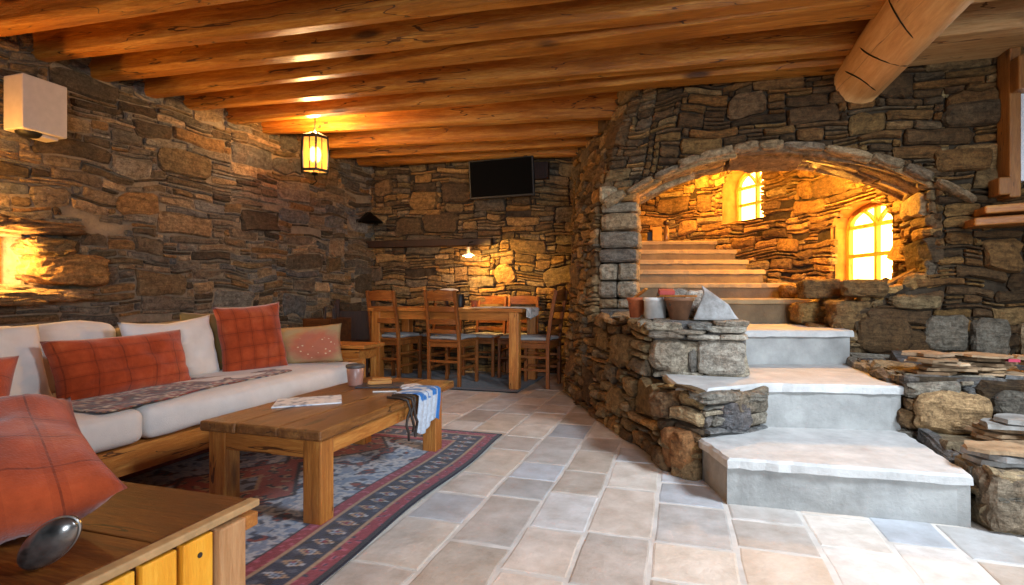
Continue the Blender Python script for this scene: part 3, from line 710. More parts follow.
BL = [(1.60, 1.95, .20, 'pine ceiling beam nearest the camera, crossing the top left corner'),
      (2.33, 2.72, .20, 'pine ceiling beam directly above the white wall box'),
      (2.71, 3.13, .17, 'pine ceiling beam just behind the one above the white wall box'),
      (3.08, 3.50, .17, 'broad pine ceiling beam meeting the left wall right of the white wall box'),
      (3.44, 3.74, .17, 'pine ceiling beam crossing mid-ceiling, two in front of the lantern chain'),
      (3.80, 4.28, .15, 'pine ceiling beam with warm glow just in front of the lantern chain'),
      (4.19, 4.60, .17, 'pine ceiling beam that ends over the stair arch wall, beside the lantern')]
for i, (a, b, wd, lb) in enumerate(BL):
    beam('ceiling_beam', a, b, -4.40, 1.22, .115 + .02 * (i % 2), .25, lb, seed=i + 1, wr={4: .30, 6: .24, 3: .16}.get(i))
for i, (a, b, xe, wd, lb) in enumerate([(4.57, 5.18, -.45, .18, 'brightly lit pine ceiling beam right behind the lantern'), (5.14, 5.62, -.68, .15, 'dim pine ceiling beam, first behind the brightly lit one'), (5.50, 5.98, -.85, .15, 'dim pine ceiling beam second from the back wall'), (5.95, 6.33, -1.0, .14, 'dim pine ceiling beam against the back wall above the television')]):
    beam('ceiling_beam', a, b, -4.25, xe, .11, .25, lb, seed=i + 20, z=2.6 if i < 1 else 2.58)
for i, (a, wd, lb) in enumerate([(3.15, .40, 'pale wide timber right of the log, nearest the camera'), (3.72, .42, 'pale wide timber right of the log with long dark split'), (4.58, .50, 'pale wide timber right of the log, above the stone wall')]):
    beam('ceiling_beam', a, a + .05, 1.48, 3.4, wd, .22, lb, seed=i + 40, mat=M['beam_pale'])
# log
lg = thing('ceiling_log', 'thick peeled round log running under the ceiling to the arch wall', 'beam', (1.29, 4.58, 2.55))
mb = MB(); n = 20; K = 24; vs = []
for i in range(K + 1):
    y = -4.4 * i / K; r = .19 + .012 * i / K
    for k in range(n):
        a = 2 * PI * k / n; q = 1 + noise.noise(Vector((math.cos(a), y * .5, math.sin(a)))) * .06
        px, pz = math.cos(a) * r * q, math.sin(a) * r * q
        px = min(px, r * .86)
        c45 = (px - pz) * .7071
        if c45 > r * .88: e = (c45 - r * .88) * .7071; px -= e; pz += e
        vs.append((px, y, pz))
fs = [(i * n + k, i * n + (k + 1) % n, (i + 1) * n + (k + 1) % n, (i + 1) * n + k) for i in range(K) for k in range(n)] + [tuple(range(n)), tuple(K * n + k for k in range(n))]
mb.add(vs, fs, sm=True); mb.build('log', M['log'], lg)
def crack(pts, r=.004):
    c = MB(); c.tube(pts, [.001] + [r] * (len(pts) - 2) + [.001], 6); c.build('crack', M['black_metal'], lg)
for yc, a0, a1 in ((-1.05, 150, 260), (-1.45, 150, 285), (-.62, 185, 300), (-.28, 190, 270)):
    pts = []
    for i in range(13):
        a = math.radians(a0 + (a1 - a0) * i / 12); r = .19 * 1.0 + .001
        px, pz = math.cos(a) * r, math.sin(a) * r; px = min(px, r * .86); c45 = (px - pz) * .7071
        if c45 > r * .88: e = (c45 - r * .88) * .7071; px -= e; pz += e
        pts.append((px, yc - .12 * math.sin(i / 12 * PI), pz))
    crack(pts)
crack([(.045, -1.45 - i * .12, -.186 + .002 * (i % 3)) for i in range(12)], .005)
# lintel timber on the back wall
tb = MB(); tb.bar((-3.84, 6.14, 1.60), (-2.2, 6.26, 1.60), .14, .09)
tag(tb.build('trim_3', M['dkz'], bevel=.01), kind='structure', label='dark timber lintel set in the back wall')

# ================================================================== FIXTURES
# white box on the left wall
bx = thing('wall_fixture', 'cream white box fixture mounted high on the left stone wall', 'wall fixture', (-4.18, 2.545, 2.04), -.0)
mb = MB(); mb.box((0, 0, .18), (.19, .27, .36)); mb.build('housing', M['white_plastic'], bx, bevel=.008)
mb = MB(); mb.lathe([(0, -.03), (.05, -.028), (.07, -.012), (.072, .004)], (.01, -.05, 0)); mb.build('lens', M['black_plastic'], bx)
mb = MB(); mb.box((0, .05, -.012), (.12, .10, .022)); mb.build('vent_strip', M['white_plastic'], bx, bevel=.004)
mb = MB(); mb.box((-.15, 0, .2), (.14, .10, .16)); mb.build('bracket', M['black_metal'], bx)
# television
tv = thing('television', 'black flat television mounted high on the back stone wall', 'television', (-2.03, 6.10, 2.34), math.radians(3))
mb = MB(); mb.box((0, 0, 0), (.80, .05, .46)); mb.build('casing', M['black_plastic'], tv, bevel=.006)
mb = MB(); mb.box((0, -.027, .005), (.76, .004, .42)); mb.build('screen', M['screen'], tv)
mb = MB(); mb.box((0, .09, 0), (.12, .16, .12)); mb.build('bracket', M['black_metal'], tv)
for o in (tv,): o.rotation_euler = (math.radians(5), math.radians(-1.2), math.radians(2))
mb = MB(); mb.box((0, 0, 0), (.20, .10, .20)); mb.box((0, -.052, 0), (.16, .006, .16))
o = mb.build('wall_speaker', M['dkz'], bevel=.006); o.location = (-1.60, 6.30, 2.44); tag(o, 'small dark box on the back wall right of the television', 'speaker')
# sconce near the back corner of the left wall
sc = thing('wall_sconce', 'black shade wall lamp at the far end of the left wall', 'wall lamp', (-3.70, 5.92, 1.86))
mb = MB(); mb.lathe([(.16, 0), (.15, .015), (.04, .10), (.02, .12)], (0, 0, 0), 20); mb.build('lamp_shade', M['black_metal'], sc)
mb = MB(); mb.tube([(0, 0, .11), (-.03, 0, .12), (-.17, 0, .02)], .012, 8); mb.lathe([(.045, -.02), (.045, .02)], (-.17, 0, .02), 12); mb.build('bracket', M['black_metal'], sc)
# pendant by the back wall
pd = thing('hanging_lamp', 'small lit white shade lamp hanging over the dining table', 'lamp', (-2.42, 6.02, 1.42))
mb = MB(); mb.lathe([(.075, 0), (.07, .012), (.03, .035), (.02, .045), (.02, .10), (.0, .11)], (0, 0, 0), 24); mb.build('lamp_shade', plain('white_enamel', '#dcd2c2', .4, nz=.03), pd)
mb = MB(); mb.lathe([(.0, -.022), (.035, -.012), (.045, .004), (.0, .02)], (0, 0, .0), 16); mb.build('bulb', M['bulb'], pd)
mb = MB(); mb.tube([(0, 0, .10), (0, .02, .16), (0, .20, .19)], .006, 8); mb.build('arm', M['black_metal'], pd)
light('hanging_lamp_light', 'POINT', (-2.40, 6.0, 1.36), 9, (1, .55, .16), .04)
light('hanging_lamp_wash', 'SPOT', (-2.35, 5.80, 1.50), 60, (1, .58, .12), .05, target=(-2.0, 6.3, 1.12), spot=math.radians(110), blend=.8)
# lantern
ln = thing('hanging_lantern', 'lit hexagonal amber glass lantern hanging from the ceiling beams', 'lantern', (-3.38, 4.43, 2.135)); ln.scale = (1.12, 1.12, 1.12)
R_ = .115; hx = [(R_ * math.cos(a), R_ * math.sin(a)) for a in [math.radians(60 * k + 12) for k in range(6)]]
mb = MB()
for i in range(6):
    x, y = hx[i]; x2, y2 = hx[(i + 1) % 6]
    mb.tube([(x, y, 0), (x * 1.05, y * 1.05, .15), (x, y, .30)], .0085, 6)
    mb.bar((x, y, .01), (x2, y2, .01), .014, .02); mb.bar((x, y, .295), (x2, y2, .295), .014, .02)
    mb.bar((x, y, .305), (x * .25, y * .25, .345), .010, .010); mb.bar(((x + x2) / 2, (y + y2) / 2, .01), ((x + x2) / 2, (y + y2) / 2, .295), .006, .006)
mb.lathe([(0, .36), (.03, .35), (.035, .335), (0, .33)], n=12); mb.build('lantern_frame', M['black_metal'], ln)
mb = MB()
for i in range(6):
    x, y = (v_ * .97 for v_ in hx[i]); x2, y2 = (v_ * .97 for v_ in hx[(i + 1) % 6])
    mb.add([(x, y, .015), (x2, y2, .015), (x2 * 1.04, y2 * 1.04, .15), (x * 1.04, y * 1.04, .15), (x, y, .29), (x2, y2, .29)], [(0, 1, 2, 3), (3, 2, 5, 4)])
lgm = NT('amber_lantern_glass')
nzv = lgm.mapping((1, 1, 1)); ln_ = lgm.n('ShaderNodeVectorMath', operation='LENGTH')
lgm.base('#cc7a20', .25); lgm.b.inputs['Transmission Weight'].default_value = .8
lgm.b.inputs['Emission Color'].default_value = (1, .42, .07, 1); lgm.b.inputs['Emission Strength'].default_value = .8
mb.build('lantern_glass', lgm.m, ln)
mb = MB(); mb.lathe([(0, .08), (.022, .10), (.034, .15), (.024, .20), (0, .22)], n=14); mb.build('bulb', emit('lantern_bulb', (1, .62, .24), 30), ln)
mb = MB(); mb.tube([(0, 0, .34), (.004, 0, .45), (-.002, 0, .54), (0, 0, .645)], .004, 6)
for k in range(8):
    z = .36 + k * .026; mb.tube([(.007 * math.cos(q), .007 * math.sin(q) * (k % 2), z + .013 * math.sin(q)) for q in [2 * PI * j / 8 for j in range(9)]], .002, 4, cap=False)
mb.build('chain', M['black_metal'], ln)
mb = MB(); mb.lathe([(.03, .0), (.02, -.02), (0, -.025)], n=12); mb.tube([(0, 0, -.02), (.0, 0, -.05), (.02, 0, -.075), (-.02, 0, -.10), (-.045, 0, -.095)], .005, 6); mb.build('bottom_hook', M['black_metal'], ln)
light('lantern_light', 'POINT', (-3.36, 4.40, 2.54), 40, (1, .56, .17), .04)
light('lantern_light_low', 'POINT', (-3.22, 4.30, 2.28), 22, (1, .70, .42), .10)

# ================================================================== SOFT THINGS
def pillow(name, w_, h_, th, mat, seed, n=26, part_of=None, sag=.0):
    rg = random.Random(seed); off = Vector((seed * 3.7, 0, 0)); mb = MB(); vs = []; fs = []; uvs = []
    for sd in (1, -1):
        o = len(vs)
        for i in range(n + 1):
            for k in range(n + 1):
                a = -1 + 2 * i / n; b = -1 + 2 * k / n
                e = (1 - abs(a) ** 2.6) * (1 - abs(b) ** 2.6); t = max(0, e) ** .5
                pin = 1 - .07 * (1 - b * b) * abs(a) ** 3; pin2 = 1 - .07 * (1 - a * a) * abs(b) ** 3
                x = a * w_ / 2 * pin; y = b * h_ / 2 * pin2 - sag * (1 - abs(a)) * (b > 0) * b
                wr = noise.noise(Vector((a * 2.2, b * 2.2, sd * 2)) + off) * .20 + noise.noise(Vector((a * 5, b * 5, sd * 3)) + off) * .11
                crn = abs(a * b) ** 1.5
                z = sd * th / 2 * t * (1 + wr) + noise.noise(Vector((a * 2.5, b * 2.5, 7)) + off) * .012 * (1 + crn)
                vs.append((x, y, z)); uvs.append(((a + 1) / 2, (b + 1) / 2))
        for i in range(n):
            for k in range(n):
                A = o + i * (n + 1) + k; f = (A, A + n + 1, A + n + 2, A + 1); fs.append(f if sd > 0 else f[::-1])
    mb.add(vs, fs, sm=True); ob = mb.build(name, mat)
    me = ob.data; uv = me.uv_layers.new(name='UVMap')
    for lp in me.loops: uv.data[lp.index].uv = uvs[lp.vertex_index]
    bm = bmesh.new(); bm.from_mesh(me); bmesh.ops.remove_doubles(bm, verts=bm.verts, dist=.0006); bm.to_mesh(me); bm.free()
    return ob
def pose(o, c, xdir, ydir):
    x = Vector(xdir).normalized(); y = Vector(ydir); y = (y - x * y.dot(x)).normalized(); z = x.cross(y)
    m = Matrix((x, y, z)).transposed().to_4x4(); m.translation = Vector(c); o.matrix_world = m
def cushion_block(mb, c, d, r=.05, n=10, seed=0, puff=.02, sm=True):
    off = Vector((seed * 5.1, 0, 0)); vs = []; fs = []; p = 9
    for ax in range(3):
        for sg in (-1, 1):
            o = len(vs); 
            for i in range(n + 1):
                for k in range(n + 1):
                    q = [0, 0, 0]; q[ax] = sg; q[(ax + 1) % 3] = math.sin((-1 + 2 * i / n) * PI / 2); q[(ax + 2) % 3] = math.sin((-1 + 2 * k / n) * PI / 2) * sg
                    q = Vector(q); s_ = Vector((q.x * d[0] / 2, q.y * d[1] / 2, q.z * d[2] / 2))
                    cl = Vector([max(-(dd / 2 - r), min(dd / 2 - r, vv)) for dd, vv in zip(d, s_)])
                    df = s_ - cl
                    if df.length > 0: s_ = cl + df.normalized() * r
                    bul = (1 - q[(ax + 1) % 3] ** 2) * (1 - q[(ax + 2) % 3] ** 2) * puff
                    s_[ax] += sg * bul
                    s_ += Vector([noise.noise(s_ * 6 + off + Vector((j * 9, 0, 0))) for j in range(3)]) * .010
                    vs.append(s_ + Vector(c))
            for i in range(n):
                for k in range(n):
                    A = o + i * (n + 1) + k; fs.append((A, A + n + 1, A + n + 2, A + 1))
    mb.add(vs, fs, sm=sm)
def weld(o, d=.0008):
    bm = bmesh.new(); bm.from_mesh(o.data); bmesh.ops.remove_doubles(bm, verts=bm.verts, dist=d); bmesh.ops.recalc_face_normals(bm, faces=bm.faces); bm.to_mesh(o.data); bm.free(); return o

# sofa
sf = thing('sofa', 'long low wooden sofa with white seat cushions against the left wall', 'sofa', (-2.9, 2.3, 0))
mb = MB()
mb.box((.48, .36, .195), (.05, 2.24, .125)); mb.build('front_rail', M['wy'], sf, bevel=.005)
mb = MB(); mb.box((.50, -1.02, .185), (.07, .42, .16)); mb.build('front_rail', M['wy'], sf, bevel=.005)
mb = MB(); mb.box((.0, .13, .24), (.92, 2.70, .04)); mb.build('seat_base', M['wy'], sf, bevel=.004)
mb = MB(); mb.box((-.52, .13, .46), (.06, 2.70, .52)); mb.build('backrest_board', M['wy'], sf, bevel=.006)
mb = MB(); mb.box((0.0, 1.46, .27), (1.0, .045, .34)); mb.build('side_panel', M['wx'], sf, bevel=.006)
for x, y in ((.46, 1.42), (.46, -1.2), (-.46, 1.42), (-.46, -1.2)):
    mb = MB(); mb.box((x, y, .075), (.08, .08, .15)); mb.build('leg', M['wz'], sf, bevel=.005)
for i, (y0, y1) in enumerate(((-1.32, -.395), (-.385, 1.42))):
    mb = MB(); cushion_block(mb, (.05, (y0 + y1) / 2, .342), (.94, y1 - y0, .155), .045, 12, i); weld(mb.build('seat_cushion', M['white_fab'], sf))
for i, (y0, y1) in enumerate(((-1.32, -.35), (-.34, .12), (.13, 1.38))):
    mb = MB(); cushion_block(mb, (-.42, (y0 + y1) / 2, .58), (.15, y1 - y0, .40 if i < 2 else .34), .055, 12, i + 7); weld(mb.build('back_cushion', M['white_fab'] if i < 2 else M['olive_fab'], sf))
# loose pillows on the sofa
def put_pillow(name, w_, h_, th, mat, seed, c, xd, yd, label, cat='pillow', group=None, sag=0):
    o = pillow(name, w_, h_, th, mat, seed, sag=sag); pose(o, c, xd, yd); return tag(o, label, cat, group)
put_pillow('pillow', .74, .42, .17, M['white_fab'], 2, (-3.06, 1.56, .60), (-.06, 1, 0), (-.30, 0, 1), 'large white pillow at the near left end of the sofa')
put_pillow('pillow', .76, .34, .16, M['plaid'], 3, (-2.89, 2.19, .57), (.02, 1, .02), (-.30, 0, 1), 'long rust plaid pillow lying along the middle of the sofa')
put_pillow('pillow', .60, .41, .17, M['white_fab'], 4, (-3.03, 2.60, .605), (.08, 1, .04), (-.25, 0, 1), 'puffy white pillow between the two rust plaid sofa pillows', sag=.02)
put_pillow('pillow', .44, .44, .14, M['olive_fab'], 5, (-3.08, 2.95, .62), (.12, 1, 0), (-.2, .05, 1), 'olive pillow almost hidden behind the standing rust plaid pillow')
put_pillow('pillow', .46, .49, .15, M['plaid'], 6, (-2.86, 3.07, .645), (.42, 1, .07), (-.22, -.02, 1), 'square rust plaid pillow standing towards the far end of the sofa')
put_pillow('pillow', .50, .30, .14, M['floral'], 7, (-2.74, 3.52, .565), (.86, .5, .06), (-.12, .12, 1), 'beige pillow with a reddish flower print at the sofa far end')

# kilim throw over the seat
def cloth_grid(name, fn, nu, nv, colf, mat, th=.006):
    mb = MB(); vs = []; fs = []; cs = []
    for i in range(nu + 1):
        for k in range(nv + 1): vs.append(fn(i / nu, k / nv)); cs.append(colf(i / nu, k / nv))
    for i in range(nu):
        for k in range(nv): A = i * (nv + 1) + k; fs.append((A, A + nv + 1, A + nv + 2, A + 1))
    mb.add(vs, fs, sm=True); mb.c = cs; o = mb.build(name, mat, colored=True)
    s_ = o.modifiers.new('thickness', 'SOLIDIFY'); s_.thickness = th; s_.offset = 1
    return o
KP = [lin(c) for c in ('#5b3a34', '#8a3c34', '#b7a48f', '#3d3a44', '#8c6a55', '#6b2d2c', '#c9bba7', '#4c4a58')]
def kcol(u, v):
    a = int(u * 52); b = int(v * 18); zz = abs(((u * 9) % 1) - .5) * 2; q = int((v * 6 + zz * 1.2 + noise.noise(Vector((u * 14, v * 6, 0))) * .9) * 2)
    h = noise.noise(Vector((a * .9, b * .9, 4))) ; return KP[(q * 3 + (2 if h > .15 else 0) + (5 if h < -.2 else 0)) % 8]
def kfn(u, v):
    y = 1.72 + u * 1.36; x = -2.90 + v * (.48 - .18 * u) + .02 * math.sin(u * 9) + u * .06
    z = .424 + .008 + .006 * noise.noise(Vector((u * 9, v * 4, 1)))+ .006
    return (x, y, z)
tag(cloth_grid('throw_blanket', kfn, 130, 40, kcol, M['kilim']), 'patterned red brown kilim throw spread on the white sofa seat', 'blanket')

# rug
RX0, RX1, RY0, RY1 = -3.0, -1.13, .75, 3.45
RC = {k: lin(v) for k, v in dict(red='#8e2f3d', navy='#2b2f45', dk='#24202b', crm='#b5b9c0', blu='#7d8ea6', rust='#8f3f30', tan='#a88a6c', pink='#b0566a', gr='#4d5364').items()}
def rcol(u, v):
    x = RX0 + u * (RX1 - RX0); y = RY0 + v * (RY1 - RY0)
    e = min(x - RX0, RX1 - x, y - RY0, RY1 - y); W_ = RX1 - RX0; cx = (RX0 + RX1) / 2; cy = (RY0 + RY1) / 2
    n1 = noise.noise(Vector((x * 22, y * 22, 0))); n2 = noise.noise(Vector((x * 11, y * 11, 5))); n3 = noise.noise(Vector((x * 40, y * 40, 9)))
    s = x if (min(y - RY0, RY1 - y) < min(x - RX0, RX1 - x)) else y
    if e < .03: return RC['dk']
    if e < .085: return RC['red'] if n3 < .2 else RC['pink'] if n3 < .36 else RC['navy']
    if e < .10: return RC['tan']
    if e < .24:
        m = abs((s / .085) % 1 - .5) * 2; r = abs(e - .17) / .07
        d = m + r * .8
        if .35 < d < .6: return RC['tan'] if n3 < .1 else RC['crm']
        if d < .25: return RC['blu'] if n3 > 0 else RC['red']
        if n1 > .28: return RC['gr']
        return RC['navy'] if n1 > -.25 else RC['dk']
    if e < .255: return RC['tan']
    if e < .31: return RC['red'] if n3 < .25 else RC['pink']
    if e < .325: return RC['dk']
    # field with stepped medallions
    ax = abs(x - cx); d = min(ax + abs(y - yc) * .75 for yc in (cy - .82, cy, cy + .82))
    d = round(d / .025) * .025
    if d < .12: return RC['navy'] if n1 > 0 else RC['blu']
    if d < .15: return RC['tan']
    if d < .33: return RC['rust'] if n1 < .18 else (RC['dk'] if n3 > 0 else RC['tan'])
    if d < .36: return RC['dk']
    if n2 > .26: return RC['navy'] if n3 > -.1 else RC['rust']
    if n2 < -.30: return RC['blu']
    if n1 > .3: return RC['gr']
    return RC['crm'] if n3 < .12 else RC['blu']
def rfn(u, v):
    x = RX0 + u * (RX1 - RX0); y = RY0 + v * (RY1 - RY0)
    return (x + .012 * math.sin(y * 5) * u, y + (.03 * (1 - u)), .004 + .003 * (1 + noise.noise(Vector((x * 2, y * 2, 0)))))
tag(cloth_grid('area_rug', rfn, 230, 330, rcol, M['carpet'], .008), 'red, navy and cream patterned wool rug under the coffee table', 'rug')
def dcol(u, v):
    n1 = noise.noise(Vector((u * 34, v * 20, 0))); e = min(u * 2, (1 - u) * 2, v * 1.2, (1 - v) * 1.2)
    if e < .05: return lin('#1d1716')
    if e < .12: return lin('#4a2a1c')
    return lin('#1c1310') if n1 < .1 else (lin('#4f3824') if n1 < .3 else lin('#30201a'))
tag(cloth_grid('area_rug', lambda u, v: (-3.6 + u * 2.1, 4.98 + v * 1.1, .004), 100, 60, dcol, M['carpet'], .007), 'dark patterned rug beneath the dining table', 'rug')

# ================================================================== COFFEE TABLE
ct = thing('coffee_table', 'rustic plank coffee table with square legs on the patterned rug', 'coffee table', (-1.68, 2.485, .012))
for i in range(3):
    x0 = -.315 + i * .213; mb = MB(); mb.box((x0 + .105 + (.012 if i == 0 else 0), -.005 + .006 * (i % 2), .376), (.185 if i == 0 else .209, 1.33, .044))
    vs = mb.v; mb.build('top_plank', M['topy'], ct, bevel=.008)
for x, y in ((-.245, -.58), (.245, -.58), (-.245, .50), (.245, .50)):
    mb = MB(); mb.box((x, y, .177), (.088, .088, .354)); mb.build('leg', M['wz'], ct, bevel=.006)
for x in (-.255, .255): mb = MB(); mb.box((x, -.04, .310), (.035, 1.0, .085)); mb.build('apron', M['wy'], ct, bevel=.004)
for y in (-.60, .52): mb = MB(); mb.box((0, y, .310), (.42, .035, .085)); mb.build('apron', M['wx'], ct, bevel=.004)
TT = .012 + .398
# pot / mug
mg = thing('lidded_mug', 'brown pink cup with a dark rim on the coffee table', 'cup', (-1.85, 2.80, TT))
mb = MB(); mb.lathe([(0, .002), (.040, 0), (.043, .008), (.052, .11), (.050, .112), (.045, .105), (.038, .01), (0, .008)], n=28); mb.build('cup', M['browncup'], mg)
mb = MB(); mb.lathe([(.053, .106), (.056, .112), (.055, .124), (.046, .127), (.044, .118), (.0, .116)], n=28); mb.build('rim', plain('dark_lid', '#4c4440', .5), mg)
# magazine
mb = MB(); mb.prism([(-.17, -.10), (.15, -.12), (.18, .09), (-.13, .12)], 0, .007)
o = mb.build('magazine', M['paper'], bevel=.002); o.location = (-1.80, 2.30, TT); o.rotation_euler = (0, 0, .75); tag(o, 'printed grey blue magazine lying on the coffee table', 'magazine')
# small wooden box + phone + booklet + pen
mb = MB(); mb.box((0, 0, .012), (.14, .07, .024)); mb.box((.01, .0, .030), (.11, .06, .012)); o = mb.build('wooden_case', M['wx'], bevel=.004); o.location = (-1.72, 2.86, TT + .008); o.rotation_euler = (0, 0, .5); tag(o, 'flat pale wooden case on papers on the coffee table', 'case')
mb = MB(); mb.box((0, 0, .004), (.26, .17, .007)); o = mb.build('booklet', plain('dark_cover', '#3a3a40', .5, nz=.2), bevel=.002); o.location = (-1.70, 2.83, TT); o.rotation_euler = (0, 0, .35); tag(o, 'dark covered booklet under the flat wooden case', 'booklet')
mb = MB(); mb.prism([(-.07, -.05), (.07, -.05), (.08, .05), (-.06, .05)], 0, .006); o = mb.build('folded_leaflet', M['paper']); o.location = (-1.53, 2.86, TT); o.rotation_euler = (0, 0, 1.0); tag(o, 'folded pale leaflet beside the blue cloth on the coffee table', 'leaflet')
mb = MB(); mb.tube([(0, 0, .005), (.13, .0, .005)], .005, 8); o = mb.build('pen', M['cream_clay']); o.location = (-1.62, 2.62, TT); o.rotation_euler = (0, 0, .4); tag(o, 'slim pale pen near the coffee table edge', 'pen')
# blue cloth hanging over the edge
def bcol(u, v): return lin('#2f6fb3') if (noise.noise(Vector((u * 5, v * 5, 2))) > -.02 and u < .52) or v > .86 else lin('#b9c3cf')
def bfn(u, v):
    y = 2.60 + v * .26 + .02 * math.sin(u * 4); s = u * .32; top = .13
    w_ = .012 * math.sin(v * 15) * min(1, u * 1.6)
    if s < top: return (-1.352 - top + s, y, TT + .006 + abs(w_) * .4)
    r = s - top; return (-1.345 + .006 + abs(w_) , y + r * .06 * (v - .5), TT + .004 - r * (1 + .14 * math.sin(v * 6)))
tag(cloth_grid('printed_cloth', bfn, 40, 40, bcol, M['kilim'], .003), 'blue and white cloth hanging over the coffee table edge', 'cloth')
sp = MB()
for dy, L, ph in ((0, .20, 0), (.05, .17, 1), (.085, .20, 2.2)):
    pts = [(-1.46, 2.50 + dy, TT + .006), (-1.38, 2.49 + dy, TT + .008), (-1.338, 2.49 + dy, TT - .002)] + [(-1.333 + .006 * math.sin(q * 2 + ph), 2.49 + dy + .014 * math.sin(q * 1.5 + ph), TT - .01 - L * q / 5) for q in range(1, 6)]
    sp.tube(pts, .007, 6)
tag(sp.build('leather_strap', M['leather']), 'dark leather straps dangling beside the blue cloth', 'strap')

# ================================================================== CHEST (near left)
cb = thing('wooden_chest', 'low wooden chest with dark top and yellow slatted side at bottom left', 'chest', (-1.68, .72, 0))
for i in range(3):
    mb = MB(); mb.box((-.02, -.27 + i * .252, .432), (1.36, .25, .034)); mb.build('top_plank', M['chest_top'], cb, bevel=.004)
mb = MB(); mb.box((.672, -.018, .438), (.03, .78, .018)); mb.build('top_edge', plain('pale_edge_wood', '#b08a5c', .6, nz=.15, scale=30), cb, bevel=.004)
for x, y in ((.64, .30), (.64, -.33), (-.62, .30), (-.62, -.33)):
    mb = MB(); mb.box((x, y, .2065), (.075, .075, .413)); mb.build('leg', wood('tan_post', ('#9a6a3a', '#b8875a', '#caa06c', '#5a3315'), 'Z', .5, 2) if x > 0 and y > 0 else M['wz'], cb, bevel=.005)
for i in range(6):
    mb = MB(); mb.box((.655, .213 - i * .092, .2165), (.022, .076, .392)); mb.build('slat', M['yel'], cb, bevel=.003)
mb = MB(); mb.box((.632, -.02, .2), (.02, .58, .36)); mb.build('inner_panel', M['dark'], cb)
mb = MB(); mb.box((-.01, .32, .25), (1.14, .03, .30)); mb.build('back_panel', M['wx'], cb)
mb = MB(); mb.box((.06, .36, .392), (1.22, .05, .035)); mb.build('apron', M['wx'], cb, bevel=.004)
mb = MB(); mb.tube([(.66, .215, .375), (.668, .215, .375)], .006, 12); mb.build('knot_plug', M['leather'], cb)
CT = .449
put_pillow('pillow', .54, .50, .20, M['plaid'], 14, (-1.47, .735, .565), (.87, -.37, -.24), (.36, .90, .14), 'big rust plaid pillow lying on the dark topped chest')
put_pillow('pillow', .40, .40, .15, M['plaid'], 15, (-2.22, 1.05, .575), (.45, .85, -.1), (-.35, .2, 1), 'rust plaid pillow tucked behind the big one at the left edge')
# pewter oval case
ob = MB(); vs = []; n = 28; mm = 18
for i in range(mm + 1):
    ph = -PI / 2 + PI * i / mm
    for k in range(n):
        a = 2 * PI * k / n; g = 1 - .07 * math.exp(-(ph / .10) ** 2)
        rr = math.cos(ph) ** .75 if math.cos(ph) > 0 else 0
        vs.append((.078 * rr * math.cos(a) * g, .052 * rr * math.sin(a) * g, .036 * math.sin(ph)))
ob.add(vs, [(i * n + k, i * n + (k + 1) % n, (i + 1) * n + (k + 1) % n, (i + 1) * n + k) for i in range(mm) for k in range(n)], sm=True)
o = ob.build('oval_case', M['steel']); tag(o, 'glossy dark oval metal case on the chest in front of the pillow', 'case')
sm_ = MB(); sm_.tube([(.0765 * math.cos(q) , .0505 * math.sin(q), 0) for q in [2 * PI * k / 36 for k in range(37)]], .0028, 6, cap=False)
sm_.build('seam_rim', plain('bright_rim', '#b5b2ae', .3, .8), o)
pose(o, (-1.097, .690, CT + .050), (.72, .22, .62), (-.50, -.25, .75)); o.scale = (.84, .64, .72)

# ================================================================== DINING AREA
dt = thing('dining_table', 'large wooden dining table near the back stone wall', 'table', (-2.36, 5.52, .01))
for i in range(4):
    mb = MB(); mb.box((0, -.30 + i * .20, .785), (1.74, .197, .035)); mb.build('top_plank', M['wx'], dt, bevel=.004)
for x, y in ((-.78, -.34), (.78, -.34), (-.78, .32), (.78, .32)):
    mb = MB(); mb.box((x, y, .384), (.10, .10, .768)); mb.build('leg', M['wz'], dt, bevel=.006)
for y in (-.36, .34): mb = MB(); mb.box((0, y, .725), (1.5, .03, .085)); mb.build('apron', M['wx'], dt, bevel=.003)
for x in (-.79, .79): mb = MB(); mb.box((x, 0, .725), (.03, .6, .085)); mb.build('apron', M['wy'], dt, bevel=.003)
DT = .8125
def wcol(u, v): return lin('#d8d4cb') if noise.noise(Vector((u * 8, v * 8, 2))) > -.2 else lin('#a9a79f')
def wfn(u, v):
    s = u * .78; y = 5.22 + v * .45 + .03 * math.sin(u * 5)
    if s < .60: return (-2.085 + s, y, DT + .003 + .003 * abs(math.sin(u * 14 + v * 4)))
    r = (s - .60) * .45; return (-1.485 + .02 + .02 * math.sin(v * 9) , y, DT - r * (1 + .4 * math.sin(v * 4)))
tag(cloth_grid('table_runner', wfn, 60, 30, wcol, M['kilim'], .004), 'white cloth hanging over the right end of the dining table', 'cloth')
